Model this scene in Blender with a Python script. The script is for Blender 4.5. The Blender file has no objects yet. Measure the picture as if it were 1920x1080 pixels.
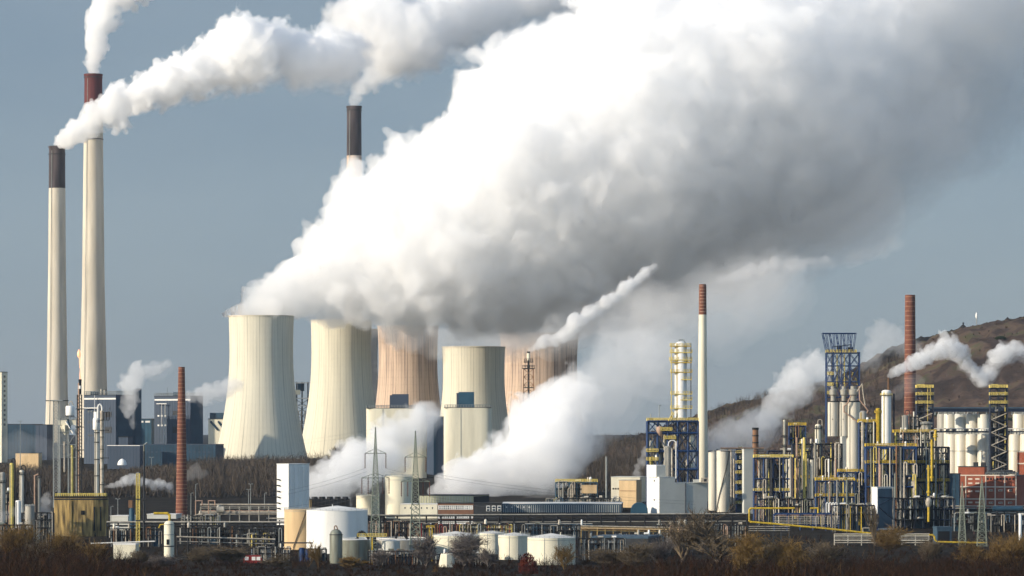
import bpy, bmesh, math, random
import numpy as np
from mathutils import Vector, Matrix, Euler
PI = math.pi
R = math.radians
scene = bpy.context.scene
C = scene.collection
# ------------------------------------------------------------------ camera
F = 7100.0          # focal length in photo pixels (1920 wide)
HZ = 800.0          # photo row of the horizon
CAMZ = 50.0
cd = bpy.data.cameras.new('camera'); cam = bpy.data.objects.new('camera', cd); C.objects.link(cam)
cd.sensor_width = 36; cd.lens = 36*F/1920; cd.shift_y = (HZ-540)/1920
cd.clip_start = 1; cd.clip_end = 60000
cam.location = (0, 0, CAMZ); cam.rotation_euler = (R(90), 0, 0)
scene.camera = cam
# ------------------------------------------------------------------ sky and sun
SUN_EL, SUN_AZ = R(21), R(244)      # azimuth clockwise from +Y: low sun from the left, a little behind the camera
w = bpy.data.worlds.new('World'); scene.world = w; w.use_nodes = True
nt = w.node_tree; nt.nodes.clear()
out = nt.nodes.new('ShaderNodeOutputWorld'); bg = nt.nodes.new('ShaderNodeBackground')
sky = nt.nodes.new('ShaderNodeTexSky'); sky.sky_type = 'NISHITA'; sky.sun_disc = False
sky.sun_elevation = SUN_EL; sky.sun_rotation = SUN_AZ
sky.air_density = 1.0; sky.dust_density = 0.3; sky.ozone_density = 2.0
# a blue grey cloud bank fills the sky ahead (north-east, away from the sun); clear sky behind, kept brighter to fill the shaded steam
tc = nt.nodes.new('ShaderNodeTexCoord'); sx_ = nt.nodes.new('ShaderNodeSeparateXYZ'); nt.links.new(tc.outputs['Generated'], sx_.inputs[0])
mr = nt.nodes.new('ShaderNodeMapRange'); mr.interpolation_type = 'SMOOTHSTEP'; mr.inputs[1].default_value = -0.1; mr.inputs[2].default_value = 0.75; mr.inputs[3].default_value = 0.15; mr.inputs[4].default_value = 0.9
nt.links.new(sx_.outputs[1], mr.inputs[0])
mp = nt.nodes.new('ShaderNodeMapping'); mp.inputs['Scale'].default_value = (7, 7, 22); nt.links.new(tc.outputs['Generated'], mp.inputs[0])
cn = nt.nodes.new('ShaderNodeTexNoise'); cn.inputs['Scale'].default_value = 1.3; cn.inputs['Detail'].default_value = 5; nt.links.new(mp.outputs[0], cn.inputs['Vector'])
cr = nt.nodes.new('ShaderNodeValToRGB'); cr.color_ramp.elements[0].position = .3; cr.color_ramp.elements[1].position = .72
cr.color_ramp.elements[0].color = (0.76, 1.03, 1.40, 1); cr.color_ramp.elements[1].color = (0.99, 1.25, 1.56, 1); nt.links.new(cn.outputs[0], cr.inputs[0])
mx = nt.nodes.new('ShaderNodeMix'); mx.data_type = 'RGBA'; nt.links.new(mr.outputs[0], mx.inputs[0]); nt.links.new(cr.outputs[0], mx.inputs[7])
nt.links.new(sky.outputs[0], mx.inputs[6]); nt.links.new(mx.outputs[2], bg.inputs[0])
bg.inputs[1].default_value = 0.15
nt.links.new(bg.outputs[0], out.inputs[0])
sl = bpy.data.lights.new('sun', 'SUN'); so = bpy.data.objects.new('sun', sl); C.objects.link(so)
sl.energy = 4.2; sl.angle = R(0.5); sl.color = (1.0, 0.88, 0.71)
sd = Vector((math.sin(SUN_AZ)*math.cos(SUN_EL), math.cos(SUN_AZ)*math.cos(SUN_EL), math.sin(SUN_EL)))
so.rotation_euler = sd.to_track_quat('Z', 'Y').to_euler()
scene.view_settings.view_transform = 'Standard'; scene.view_settings.look = 'None'
scene.view_settings.exposure = 0.55; scene.view_settings.gamma = 1
cy = scene.cycles
cy.max_bounces = 28; cy.volume_bounces = 26; cy.use_adaptive_sampling = True; cy.adaptive_threshold = 0.03; cy.diffuse_bounces = 3; cy.glossy_bounces = 3; cy.transmission_bounces = 4
cy.transparent_max_bounces = 32; cy.use_denoising = True; cy.caustics_reflective = False; cy.caustics_refractive = False
# ------------------------------------------------------------------ helpers
_GD = [(0,3),(300,17),(600,30),(900,40.6),(1100,45.7),(1250,49.3),(1350,50.6),(1500,50.3),(1700,47.4),(1900,44.2),(2100,41.4),(2400,35.5),(2700,30.4),(3000,26.2),(3400,26),(12000,26)]
def g(D): return CAMZ - float(np.interp(D, [a for a,_ in _GD], [b for _,b in _GD]))
def P(x, y, D): return Vector(((x-960)/F*D, D, CAMZ-(y-HZ)/F*D))
def X(x, D): return (x-960)/F*D
def Zy(y, D): return CAMZ-(y-HZ)/F*D
def S(px, D): return px/F*D
def mesh_np(name, v, f):
    me = bpy.data.meshes.new(name); k = f.shape[1]
    me.vertices.add(len(v)); me.vertices.foreach_set('co', np.asarray(v, np.float32).ravel())
    me.loops.add(f.size); me.loops.foreach_set('vertex_index', np.asarray(f, np.int32).ravel())
    me.polygons.add(len(f)); me.polygons.foreach_set('loop_start', np.arange(len(f), dtype=np.int32)*k)
    me.update(calc_edges=True); return me
def vol_mat(name, dens, alb=(0.998,0.998,0.998), aniso=0.0):
    m = bpy.data.materials.new(name); m.use_nodes = True; n = m.node_tree; n.nodes.clear()
    o = n.nodes.new('ShaderNodeOutputMaterial'); v = n.nodes.new('ShaderNodeVolumePrincipled')
    v.inputs['Color'].default_value = (*alb, 1); v.inputs['Density'].default_value = dens*(1 if 'haze' in name else .8); v.inputs['Anisotropy'].default_value = aniso
    n.links.new(v.outputs[0], o.inputs['Volume']); return m
def worley(p, seed):
    """1 - distance to the nearest of the jittered cell points (2x2x2 search): round bumps with sharp creases"""
    q = p-0.5; i = np.floor(q).astype(np.int64); f = p-i; best = np.full(len(p), 9.0)
    for dx in (0,1):
        for dy in (0,1):
            for dz in (0,1):
                h = ((i[:,0]+dx)*73856093) ^ ((i[:,1]+dy)*19349663) ^ ((i[:,2]+dz)*83492791) ^ (seed*2654435761)
                h = ((h ^ (h >> 13))*1274126177) & 0x7fffffff; h ^= h >> 15
                d = (dx+0.08+0.84*(h & 1023)/1023.-f[:,0])**2 + (dy+0.08+0.84*((h >> 10) & 1023)/1023.-f[:,1])**2 + (dz+0.08+0.84*((h >> 20) & 1023)/1023.-f[:,2])**2
                best = np.minimum(best, d)
    return 1-np.sqrt(best)
def nets(field, org, vox):
    """surface nets: the zero level of a field on a grid as a closed quad mesh"""
    f = field; s = f < 0
    nx, ny, nz = f.shape
    cnt = np.zeros((nx-1, ny-1, nz-1), np.int8); cr = [(a,b,c) for a in (0,1) for b in (0,1) for c in (0,1)]
    for a,b,c in cr: cnt += s[a:nx-1+a, b:ny-1+b, c:nz-1+c]
    act = np.argwhere((cnt > 0) & (cnt < 8))
    idx = np.full(cnt.shape, -1, np.int64); idx[tuple(act.T)] = np.arange(len(act))
    acc = np.zeros((len(act), 3)); num = np.zeros(len(act))
    val = {o: f[act[:,0]+o[0], act[:,1]+o[1], act[:,2]+o[2]] for o in cr}
    for o in cr:
        for ax in range(3):
            if o[ax]: continue
            e = list(o); e[ax] = 1; e = tuple(e); va, vb = val[o], val[e]
            m = (va < 0) != (vb < 0); t = np.where(m, va/np.where(m, va-vb, 1), 0)
            pt = np.zeros((len(act), 3)); pt[:] = o; pt[:,ax] = t
            acc += pt*m[:,None]; num += m
    v = (act+acc/num[:,None])*vox+org
    faces = []
    for ax in range(3):
        sl0 = [slice(1,-1)]*3; sl1 = [slice(1,-1)]*3; sl0[ax] = slice(0,-1); sl1[ax] = slice(1,None)
        a, b = s[tuple(sl0)], s[tuple(sl1)]
        e = np.argwhere(a != b); fl = a[tuple(e.T)]
        base = e+1; base[:,ax] -= 1
        u, w_ = [(1,2),(2,0),(0,1)][ax]
        def at(du, dw):
            q = base.copy(); q[:,u] += du; q[:,w_] += dw; return idx[tuple(q.T)]
        q = np.stack([at(-1,-1), at(0,-1), at(0,0), at(-1,0)], 1)
        faces.append(np.where(fl[:,None], q, q[:,::-1]))
    return v, np.concatenate(faces)
def drop_crumbs(v, f, share=.03):
    """keep only the connected pieces that hold more than a share of the surface"""
    lab = np.arange(len(v))
    for _ in range(400):
        old = lab.copy(); m = lab[f].min(1)
        for k in range(4): np.minimum.at(lab, f[:,k], m)
        lab = lab[lab]
        if (lab == old).all(): break
    cnt = np.bincount(lab, minlength=len(v)); ok = cnt[lab] > share*len(v); nf = f[ok[f].all(1)]; idx = np.cumsum(ok)-1
    return v[ok], idx[nf]
def puffs(path, n, lev=(12,6), ratio=(0.46,0.42), seed=1, jit=0.45, up=0.2, depth=1.0):
    """spheres in a heap along a path of (x, row, distance, radius): rows of x,y,z,r,t"""
    rng = np.random.default_rng(seed)
    pts = np.array([[*P(x,y,D), S(r,D)] for x,y,D,r in path])
    t = np.linspace(0, 1, len(path)); s = np.linspace(0, 1, 400); q = np.stack([np.interp(s, t, pts[:,i]) for i in range(4)], 1)
    wg = np.concatenate([[0], np.cumsum(np.linalg.norm(np.diff(q[:,:3], axis=0), axis=1)/q[:-1,3])])
    cur = []
    for u in np.linspace(0, wg[-1], n):
        c = np.array([np.interp(u, wg, q[:,i]) for i in range(4)]); d = rng.normal(size=3); d /= np.linalg.norm(d); d[1] *= depth
        r = c[3]*rng.uniform(0.5, 0.85)
        cur.append([*(c[:3]+d*(c[3]-r)*rng.uniform(0.3,1)*jit/0.45), r, np.interp(u, wg, s)])
    out = list(cur)
    for m, ra in zip(lev, ratio):
        nxt = []
        for c in cur:
            for j in range(m):
                d = rng.normal(size=3); d[2] += up; d /= np.linalg.norm(d); rr = c[3]*ra*rng.uniform(0.5, 1.15)
                nxt.append([*(np.array(c[:3])+d*c[3]*rng.uniform(0.78, 1.0)), rr, c[4]])
        out += nxt; cur = nxt
    return np.array(out)
def field_of(sp, vox, bumps=(), seed=1, pad=4, kk=0.12):
    lo = (sp[:,:3]-sp[:,3:4]).min(0)-pad*vox-sum(a for _,a in bumps); hi = (sp[:,:3]+sp[:,3:4]).max(0)+pad*vox+sum(a for _,a in bumps)
    dim = np.ceil((hi-lo)/vox).astype(int)+1
    f = np.full(dim, 30.0, np.float32)
    for x,y,z,r,_ in sp[np.argsort(-sp[:,3])]:
        c = (np.array([x,y,z])-lo)/vox; R_ = r/vox+6
        a = np.maximum(0, np.floor(c-R_)).astype(int); b = np.minimum(dim, np.ceil(c+R_).astype(int)+1)
        gx, gy, gz = [(np.arange(a[i], b[i])-c[i])**2 for i in range(3)]
        d = np.sqrt(gx[:,None,None]+gy[None,:,None]+gz[None,None,:]).astype(np.float32)*vox-r
        v = f[a[0]:b[0], a[1]:b[1], a[2]:b[2]]; k = kk*r+0.3*vox
        h = np.maximum(k-np.abs(v-d), 0)/k
        np.minimum(v, d, out=v); v -= h*h*k*0.25
    return f, lo
def roughen(f, lo, vox, bumps, seed, fx):
    amp = sum(a for _,a in bumps)
    if amp:
        near = np.argwhere((f < amp*.5) & (f > -amp*.6-vox)); p = near*vox+lo; b = np.zeros(len(p))
        for k,(s,a) in enumerate(bumps):
            M3 = np.array(Euler((.7+k*1.3, .5+k*.9, .3+k*1.7)).to_matrix()); q = p@M3.T/s; q += .35*np.sin(q[:,[1,2,0]]*2.3+k)+.22*np.sin(q[:,[2,0,1]]*4.9+2*k)
            b += a*(np.clip(worley(q, seed*7+k), 0, 1)-.55)
        f[tuple(near.T)] -= b*fx[near[:,0]]
    return f
def smoke(name, label, group, path, n, vox, layers, bumps=(), seed=1, alb=(.998,.998,.998), kk=.12, **kw):
    """one plume: layers = (density, size at the mouth, size at the end) from the outside in; the first is the thing, denser cores are its parts"""
    sp = puffs(path, n, seed=seed, **kw); top = None; _,k0,k1 = layers[0]; sp[:,3] = sp[:,3]*(k0+(k1-k0)*sp[:,4])*1.06+.12*sum(a for _,a in bumps)
    base, lo = field_of(sp, vox, bumps, seed, kk=kk)
    xa, xb = X(path[0][0], path[0][2]), X(path[-1][0], path[-1][2]); r0, r1 = S(path[0][3], path[0][2]), S(path[-1][3], path[-1][2])
    u = np.clip((lo[0]+np.arange(base.shape[0])*vox-xa)/(xb-xa if abs(xb-xa) > 1 else 1), 0, 1)
    pw = np.array([[*P(x,y,D), S(r,D)] for x,y,D,r in path]); o_ = np.argsort(pw[:,0]); gx_ = lo[0]+np.arange(base.shape[0])*vox
    zc = np.interp(gx_, pw[o_,0], pw[o_,2]); rc = np.maximum(np.interp(gx_, pw[o_,0], pw[o_,3]), vox); u = u**1.6
    for i,(den,a,b) in enumerate(layers):
        e = ((k0-a)*r0*(1-u)+(k1-b)*r1*.7*u).astype(np.float32) if i else np.zeros_like(u, np.float32)
        if i:      # the lower, shaded side is looser than the sunlit top
            h = (lo[2]+np.arange(base.shape[2])*vox)[None,:]; hh = np.clip(((h-zc[:,None])/rc[:,None]+.55)/1.1, 0, 1)
            f = base+(e[:,None]*(1.15-.85*hh*hh*(3-2*hh)))[:,None,:].astype(np.float32)
        else: f = base
        f = roughen(f, lo, vox, bumps, seed, np.clip(rc/(1.4*sum(a for _,a in bumps)), .3, 1))
        if f.min() >= 0: continue
        v, fc = drop_crumbs(*nets(f, lo, vox))
        ob = bpy.data.objects.new(name if i == 0 else ['inner_steam','steam_core','steam_heart','inmost_steam'][i-1], mesh_np(name, v, fc)); C.objects.link(ob)
        ob.data.shade_smooth(); ob.data.materials.append(vol_mat(name, den, alb))
        if i == 0:
            top = ob; ob['label'] = label; ob['category'] = 'smoke' if 'smoke' in name else 'steam'; ob['group'] = group
        else: ob.parent = top
    return top
# ------------------------------------------------------------------ materials
def mat(name, col, rough=0.75, metal=0.0, var=0.25, scale=0.25, streak=0.0, col2=None, spec=0.3):
    m = bpy.data.materials.new(name); m.use_nodes = True; n = m.node_tree; b = n.nodes['Principled BSDF']; L = n.links
    b.inputs['Roughness'].default_value = rough; b.inputs['Metallic'].default_value = metal; b.inputs['Specular IOR Level'].default_value = spec
    geo = n.nodes.new('ShaderNodeNewGeometry'); mp = n.nodes.new('ShaderNodeMapping'); L.new(geo.outputs['Position'], mp.inputs[0])
    mp.inputs['Scale'].default_value = (scale, scale, scale*(0.12 if streak else 1))
    nz = n.nodes.new('ShaderNodeTexNoise'); nz.inputs['Detail'].default_value = 6; nz.inputs['Scale'].default_value = 1; L.new(mp.outputs[0], nz.inputs['Vector'])
    r = n.nodes.new('ShaderNodeValToRGB'); r.color_ramp.elements[0].position = 0.32; r.color_ramp.elements[1].position = 0.68
    c2 = col2 or tuple(c*(1-var) for c in col)
    r.color_ramp.elements[0].color = (*c2, 1); r.color_ramp.elements[1].color = (*col, 1)
    L.new(nz.outputs[0], r.inputs[0]); L.new(r.outputs[0], b.inputs['Base Color'])
    return m
M = dict(
 concrete=mat('chimney_concrete', (.60,.54,.44), .9, var=.26, scale=.2, streak=1),
 pinkstone=mat('pink_concrete', (.52,.40,.31), .9, var=.2, scale=.2, streak=1),
 redbrown=mat('red_brown_paint', (.12,.03,.03), .8, var=.35, streak=1),
 darkbrown=mat('sooty_brick', (.09,.072,.075), .85, var=.65, streak=1),
 brick=mat('chimney_brick', (.18,.065,.042), .9, var=.4, scale=.5),
 cream=mat('cream_cladding', (.70,.65,.50), .7, var=.2, scale=.22, streak=1),
 white=mat('white_paint', (.80,.79,.75), .6, var=.2, scale=.3, streak=1),
 silver=mat('aluminium_jacket', (.66,.61,.50), .55, 0.1, var=.22, scale=.5, streak=1),
 dullsilver=mat('dull_jacket', (.36,.34,.29), .6, 0.1, var=.4, scale=.6, streak=1),
 grey=mat('grey_cladding', (.50,.50,.45), .7, var=.10, scale=.2),
 slate=mat('slate_blue_cladding', (.042,.060,.092), .7, var=.15, scale=.1, streak=1),
 navy=mat('navy_cladding', (.015,.05,.085), .6, var=.3, scale=.15),
 teal=mat('steel_blue_cladding', (.02,.075,.12), .6, var=.3, scale=.15),
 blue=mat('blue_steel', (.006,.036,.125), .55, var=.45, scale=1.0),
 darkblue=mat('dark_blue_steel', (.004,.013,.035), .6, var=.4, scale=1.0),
 yellow=mat('yellow_paint', (.60,.41,.03), .65, var=.5, scale=1.0),
 pale_yellow=mat('pale_yellow_paint', (.68,.54,.14), .65, var=.35, scale=1.0),
 steel=mat('galvanised_steel', (.30,.32,.31), .55, 0.4, var=.3, scale=1.0),
 rust=mat('rusty_steel', (.24,.13,.07), .85, var=.5, scale=.6, streak=1),
 dark=mat('dark_steel', (.03,.032,.035), .7, var=.5, scale=.8),
 black=mat('sooty_black', (.012,.012,.014), .8, var=.5, scale=.5),
 copper=mat('pinkish_pipe_jacket', (.42,.28,.20), .6, 0.1, var=.35, scale=.8, streak=1),
 pipe=mat('pale_pipe_jacket', (.50,.44,.35), .55, 0.1, var=.5, scale=.8),
 tan=mat('tan_tank_paint', (.62,.44,.24), .8, var=.22, scale=.35, streak=1),
 hoop=mat('rusty_hoop', (.36,.20,.12), .8, var=.3),
 ochre=mat('stained_concrete', (.46,.32,.12), .95, var=.6, scale=.9, streak=1, col2=(.06,.045,.025)),
 redbrick=mat('red_brick_wall', (.30,.085,.045), .9, var=.25, scale=.4),
 band=mat('pale_stone_band', (.62,.52,.42), .85, var=.15, scale=.5),
 glass=mat('window_glass', (.03,.05,.07), .15, var=.3, scale=.6, spec=.6),
 shade=mat('dark_opening', (.01,.011,.013), .9, var=.3),
 roof=mat('pale_roof_sheet', (.70,.68,.63), .6, var=.15, scale=.3),
 greenish=mat('green_grey_vessel', (.22,.24,.20), .6, 0.2, var=.5, scale=.5, streak=1, col2=(.10,.09,.06)),
 lattice=mat('lattice_steel', (.22,.25,.20), .6, 0.2, var=.25, scale=1.0),
 insul=mat('brown_insulator', (.10,.035,.02), .4, var=.2),
 wire=mat('bare_wire', (.05,.05,.055), .5, .3, var=.1),
 lime=mat('lime_washed_panel', (.50,.50,.34), .8, var=.25, scale=.5, streak=1),
 brownbrick=mat('brown_brick_wall', (.20,.10,.06), .9, var=.3, scale=.6),
 bluewall=mat('blue_ribbed_wall', (.045,.085,.125), .6, var=.4, scale=.6, streak=1),
 paint_red=mat('red_paint', (.20,.02,.018), .5, var=.2),
 bark=mat('bark', (.055,.040,.028), .95, var=.4, scale=1.5),
)
# ------------------------------------------------------------------ building kit (photo pixels in, metres out)
def yg(D): return HZ+(CAMZ-g(D))*F/D
class T:
    """a thing standing at photo column x, distance D, base row yb; its parts are written in photo pixels of that distance"""
    def __init__(s, name, label, cat, x, D, yb=None, group=None, rz=0):
        s.name, s.label, s.cat, s.group = name, label, cat, group
        s.x, s.D, s.yb, s.k, s.rz = x, D, yg(D)+1 if yb is None else yb, D/F, rz; s.root = None
    def tag(s, o):
        o['label'] = s.label; o['category'] = s.cat
        if s.group: o['group'] = s.group
        o.location = P(s.x, s.yb, s.D); o.rotation_euler = (0, 0, s.rz); s.root = o
    def mb(s): return MB(s)
    def part(s, name, mb, m, parent=None, smooth=False):
        if s.root is None:
            e = bpy.data.objects.new(s.name, None); C.objects.link(e); e.empty_display_size = 2; s.tag(e)
        o = mb.obj(name, m, smooth); o.parent = parent or s.root; return o
    def solo(s, mb, m, smooth=False):
        o = mb.obj(s.name, m, smooth); s.tag(o); return o
class MB:
    def __init__(s, t): s.t = t; s.v = []; s.f = []
    def pt(s, x, y, v): k = s.t.k; return ((x-s.t.x)*k, v*k, (s.t.yb-y)*k)
    def box(s, x0, x1, y0, y1, v0, v1):
        o = len(s.v)
        for y in (y0, y1):
            for a, b in ((x0,v0),(x1,v0),(x1,v1),(x0,v1)): s.v.append(s.pt(a, y, b))
        s.f += [tuple(o+i for i in q) for q in ((0,1,2,3),(7,6,5,4),(4,5,1,0),(5,6,2,1),(6,7,3,2),(7,4,0,3))]; return s
    def lathe(s, x, v, prof, n=16, cap=True):
        o = len(s.v)
        for y, r in prof:
            for k in range(n):
                a = 2*PI*k/n; s.v.append(s.pt(x+r*math.cos(a), y, v+r*math.sin(a)))
        up = prof[-1][0] < prof[0][0]
        for i in range(len(prof)-1):
            for k in range(n):
                q = (o+i*n+k, o+i*n+(k+1)%n, o+(i+1)*n+(k+1)%n, o+(i+1)*n+k); s.f.append(q if up else q[::-1])
        if cap:
            a = tuple(o+k for k in range(n)); b = tuple(o+(len(prof)-1)*n+k for k in range(n))
            s.f += [a[::-1], b] if up else [a, b[::-1]]
        return s
    def cyl(s, x, v, r, yt, yb, n=16, r2=None): return s.lathe(x, v, [(yb, r), (yt, r if r2 is None else r2)], n)
    def bar(s, p, q, r, n=4):
        a = Vector(s.pt(*p)); b = Vector(s.pt(*q)); d = b-a
        if d.length < 1e-6: return s
        d.normalize(); u = d.orthogonal().normalized(); w_ = d.cross(u); r *= s.t.k; o = len(s.v)
        for c in (a, b):
            for k in range(n):
                t = 2*PI*(k+.5)/n; s.v.append(tuple(c+(u*math.cos(t)+w_*math.sin(t))*r))
        for k in range(n): s.f.append((o+k, o+(k+1)%n, o+n+(k+1)%n, o+n+k))
        s.f += [tuple(o+k for k in range(n))[::-1], tuple(o+n+k for k in range(n))]; return s
    def tube(s, pts, r, n=6):
        for a, b in zip(pts[:-1], pts[1:]): s.bar(a, b, r, n)
        return s
    def hcyl(s, x0, x1, y, v, r, n=12): return s.bar((x0,y,v), (x1,y,v), r, n)
    def rail(s, x0, x1, y, v0, v1, h=4, step=4, r=.45):
        c = [(x0,v0),(x1,v0),(x1,v1),(x0,v1),(x0,v0)]
        for (a,b),(c_,d) in zip(c[:-1], c[1:]):
            s.bar((a,y-h,b), (c_,y-h,d), r); s.bar((a,y-h*.5,b), (c_,y-h*.5,d), r*.8)
            n = max(1, int(math.hypot(c_-a, d-b)/step))
            for i in range(n): t = i/n; s.bar((a+(c_-a)*t,y,b+(d-b)*t), (a+(c_-a)*t,y-h,b+(d-b)*t), r)
        return s
    def ring(s, x, v, r0, r1, y, h, n=14): return s.lathe(x, v, [(y, r0), (y, r1), (y-h, r1), (y-h, r0), (y, r0)], n, False)
    def obj(s, name, m, smooth=False):
        me = bpy.data.meshes.new(name); me.from_pydata(s.v, [], s.f); me.update()
        if smooth: me.shade_smooth(); me.set_sharp_from_angle(angle=R(40))
        me.materials.append(M[m] if isinstance(m, str) else m)
        o = bpy.data.objects.new(name, me); C.objects.link(o); return o
def flat(v, f, name, m, kind=None, smooth=False):
    o = bpy.data.objects.new(name, mesh_np(name, np.array(v, float), np.array(f))); C.objects.link(o); o.data.materials.append(m)
    if kind: o['kind'] = kind
    if smooth: o.data.shade_smooth()
    return o
# ------------------------------------------------------------------ ground and hill
def soil_mat(name, cols, s1, s2):
    m = bpy.data.materials.new(name); m.use_nodes = True; n = m.node_tree; b = n.nodes['Principled BSDF']; L = n.links
    b.inputs['Roughness'].default_value = 1; b.inputs['Specular IOR Level'].default_value = 0.1
    geo = n.nodes.new('ShaderNodeNewGeometry'); nz = n.nodes.new('ShaderNodeTexNoise'); nz.inputs['Scale'].default_value = s1; nz.inputs['Detail'].default_value = 9; nz.inputs['Roughness'].default_value = .65
    nz.inputs['Distortion'].default_value = .6
    L.new(geo.outputs['Position'], nz.inputs['Vector']); r = n.nodes.new('ShaderNodeValToRGB'); e = r.color_ramp.elements
    while len(e) < len(cols): e.new(0.5)
    for i, c in enumerate(cols): e[i].position = .33+.34*i/(len(cols)-1); e[i].color = (*c, 1)
    L.new(nz.outputs[0], r.inputs[0]); L.new(r.outputs[0], b.inputs['Base Color'])
    n2 = n.nodes.new('ShaderNodeTexNoise'); n2.inputs['Scale'].default_value = s2; n2.inputs['Detail'].default_value = 5; L.new(geo.outputs['Position'], n2.inputs['Vector'])
    bp = n.nodes.new('ShaderNodeBump'); bp.inputs['Strength'].default_value = 1; bp.inputs['Distance'].default_value = .8; L.new(n2.outputs[0], bp.inputs['Height']); L.new(bp.outputs[0], b.inputs['Normal'])
    return m
ds = [0,150,300,450,600,750,900,1000,1100,1180,1250,1300,1350,1420,1500,1600,1700,1800,1900,2000,2100,2250,2400,2550,2700,2850,3000,3400,5000,8000,12000]
v = []; f = []; nxg = 24
for d in ds:
    for i in range(nxg+1): v.append(((i/nxg*2-1)*max(700, d*0.88), d, g(d)))
for j in range(len(ds)-1):
    for i in range(nxg): a = j*(nxg+1)+i; f.append((a, a+1, a+nxg+2, a+nxg+1))
flat(v, f, 'ground', soil_mat('dark_soil', [(.006,.005,.004),(.014,.011,.008),(.03,.024,.016)], .05, .5), 'structure')
# hill: ridge rows over photo columns at the ridge distance, sloping up towards it
HILL = [(1040,858),(1100,848),(1180,832),(1260,812),(1340,780),(1420,752),(1500,738),(1580,716),(1640,694),(1700,668),(1740,645),(1760,632),(1800,618),(1850,606),(1920,594),(2050,570),(2250,560),(2500,600),(2800,700),(3000,850)]
DR = 3000.0
def hill_z(xw, d):
    px = xw/DR*F+960; top = Zy(float(np.interp(px, [a for a,_ in HILL], [b for _,b in HILL])), DR)-g(DR)
    u = (d-2350)/(DR-2350)
    s = 0 if u <= 0 else (u*u*(3-2*u) if u < 1 else 1 if d < 3300 else max(0, 1-((d-3300)/900)**2))
    return g(d)-1+max(0, top)*s
v = []; f = []; nx, ny = 180, 70
hr = np.random.default_rng(5)
for j in range(ny+1):
    d = 2300+(4250-2300)*j/ny
    for i in range(nx+1):
        xw = X(1060, DR)+(X(3020, DR)-X(1060, DR))*i/nx; z = hill_z(xw, d)
        lift = max(0, min(1, (z-g(d))/20)); v.append((xw, d, z+lift*hr.normal()*1.3))
for j in range(ny):
    for i in range(nx): a = j*(nx+1)+i; f.append((a, a+1, a+nx+2, a+nx+1))
hm = soil_mat('heath', [(.018,.020,.016),(.060,.042,.034),(.040,.030,.026),(.095,.065,.050),(.065,.066,.034),(.15,.115,.08)], .018, .25)
flat(v, f, 'hill', hm, 'structure', True)
# ------------------------------------------------------------------ cooling towers
def tower_mat(name, base, line, stain):
    """cast concrete: vertical rib seams by angle, pour rings by height, damp stains near the rim"""
    m = bpy.data.materials.new(name); m.use_nodes = True; n = m.node_tree; b = n.nodes['Principled BSDF']; L = n.links
    b.inputs['Roughness'].default_value = .9; b.inputs['Specular IOR Level'].default_value = .15
    tc = n.nodes.new('ShaderNodeTexCoord'); sp = n.nodes.new('ShaderNodeSeparateXYZ'); L.new(tc.outputs['Object'], sp.inputs[0])
    def mth(op, a, b_=None, c=None):
        q = n.nodes.new('ShaderNodeMath'); q.operation = op
        for i, z in enumerate((a, b_, c)):
            if z is None: continue
            if isinstance(z, (int, float)): q.inputs[i].default_value = z
            else: L.new(z, q.inputs[i])
        return q.outputs[0]
    an = mth('ARCTAN2', sp.outputs[1], sp.outputs[0])
    fr = mth('FRACT', mth('MULTIPLY', an, 64/(2*PI))); seam = mth('LESS_THAN', fr, .16)
    fr2 = mth('FRACT', mth('MULTIPLY', an, 16/(2*PI))); seam2 = mth('LESS_THAN', fr2, .06)
    ring = mth('LESS_THAN', mth('FRACT', mth('MULTIPLY', sp.outputs[2], .16)), .13)
    ln = mth('ADD', mth('ADD', mth('MULTIPLY', seam, .4), mth('MULTIPLY', seam2, .4)), mth('MULTIPLY', ring, .07))
    cb = n.nodes.new('ShaderNodeCombineXYZ'); L.new(mth('MULTIPLY', an, 9), cb.inputs[0]); L.new(mth('MULTIPLY', sp.outputs[2], .02), cb.inputs[1])
    nz = n.nodes.new('ShaderNodeTexNoise'); nz.inputs['Scale'].default_value = 1; nz.inputs['Detail'].default_value = 6; L.new(cb.outputs[0], nz.inputs['Vector'])
    mr = n.nodes.new('ShaderNodeMapRange'); mr.inputs[1].default_value = .35; mr.inputs[2].default_value = .7; L.new(nz.outputs[0], mr.inputs[0])
    hi = n.nodes.new('ShaderNodeMapRange'); hi.inputs[1].default_value = 55; hi.inputs[2].default_value = 115; L.new(sp.outputs[2], hi.inputs[0])
    st = mth('MULTIPLY', mr.outputs[0], mth('ADD', mth('MULTIPLY', hi.outputs[0], stain), .22))
    fac = mth('MINIMUM', mth('ADD', mth('MULTIPLY', ln, mth('ADD', mth('MULTIPLY', mr.outputs[0], .6+stain), .5)), st), 1)
    mx_ = n.nodes.new('ShaderNodeMix'); mx_.data_type = 'RGBA'; mx_.inputs[6].default_value = (*base, 1); mx_.inputs[7].default_value = (*line, 1)
    L.new(fac, mx_.inputs[0]); L.new(mx_.outputs[2], b.inputs['Base Color']); return m
TM = dict(cream=tower_mat('cream_tower_concrete', (.63,.59,.47), (.34,.32,.26), .12), pink=tower_mat('pink_tower_concrete', (.56,.42,.31), (.17,.13,.115), .75), shadedt=tower_mat('shaded_tower_concrete', (.40,.39,.35), (.25,.25,.23), .2))  # grey mix paints the rear tower's shade into its concrete
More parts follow.
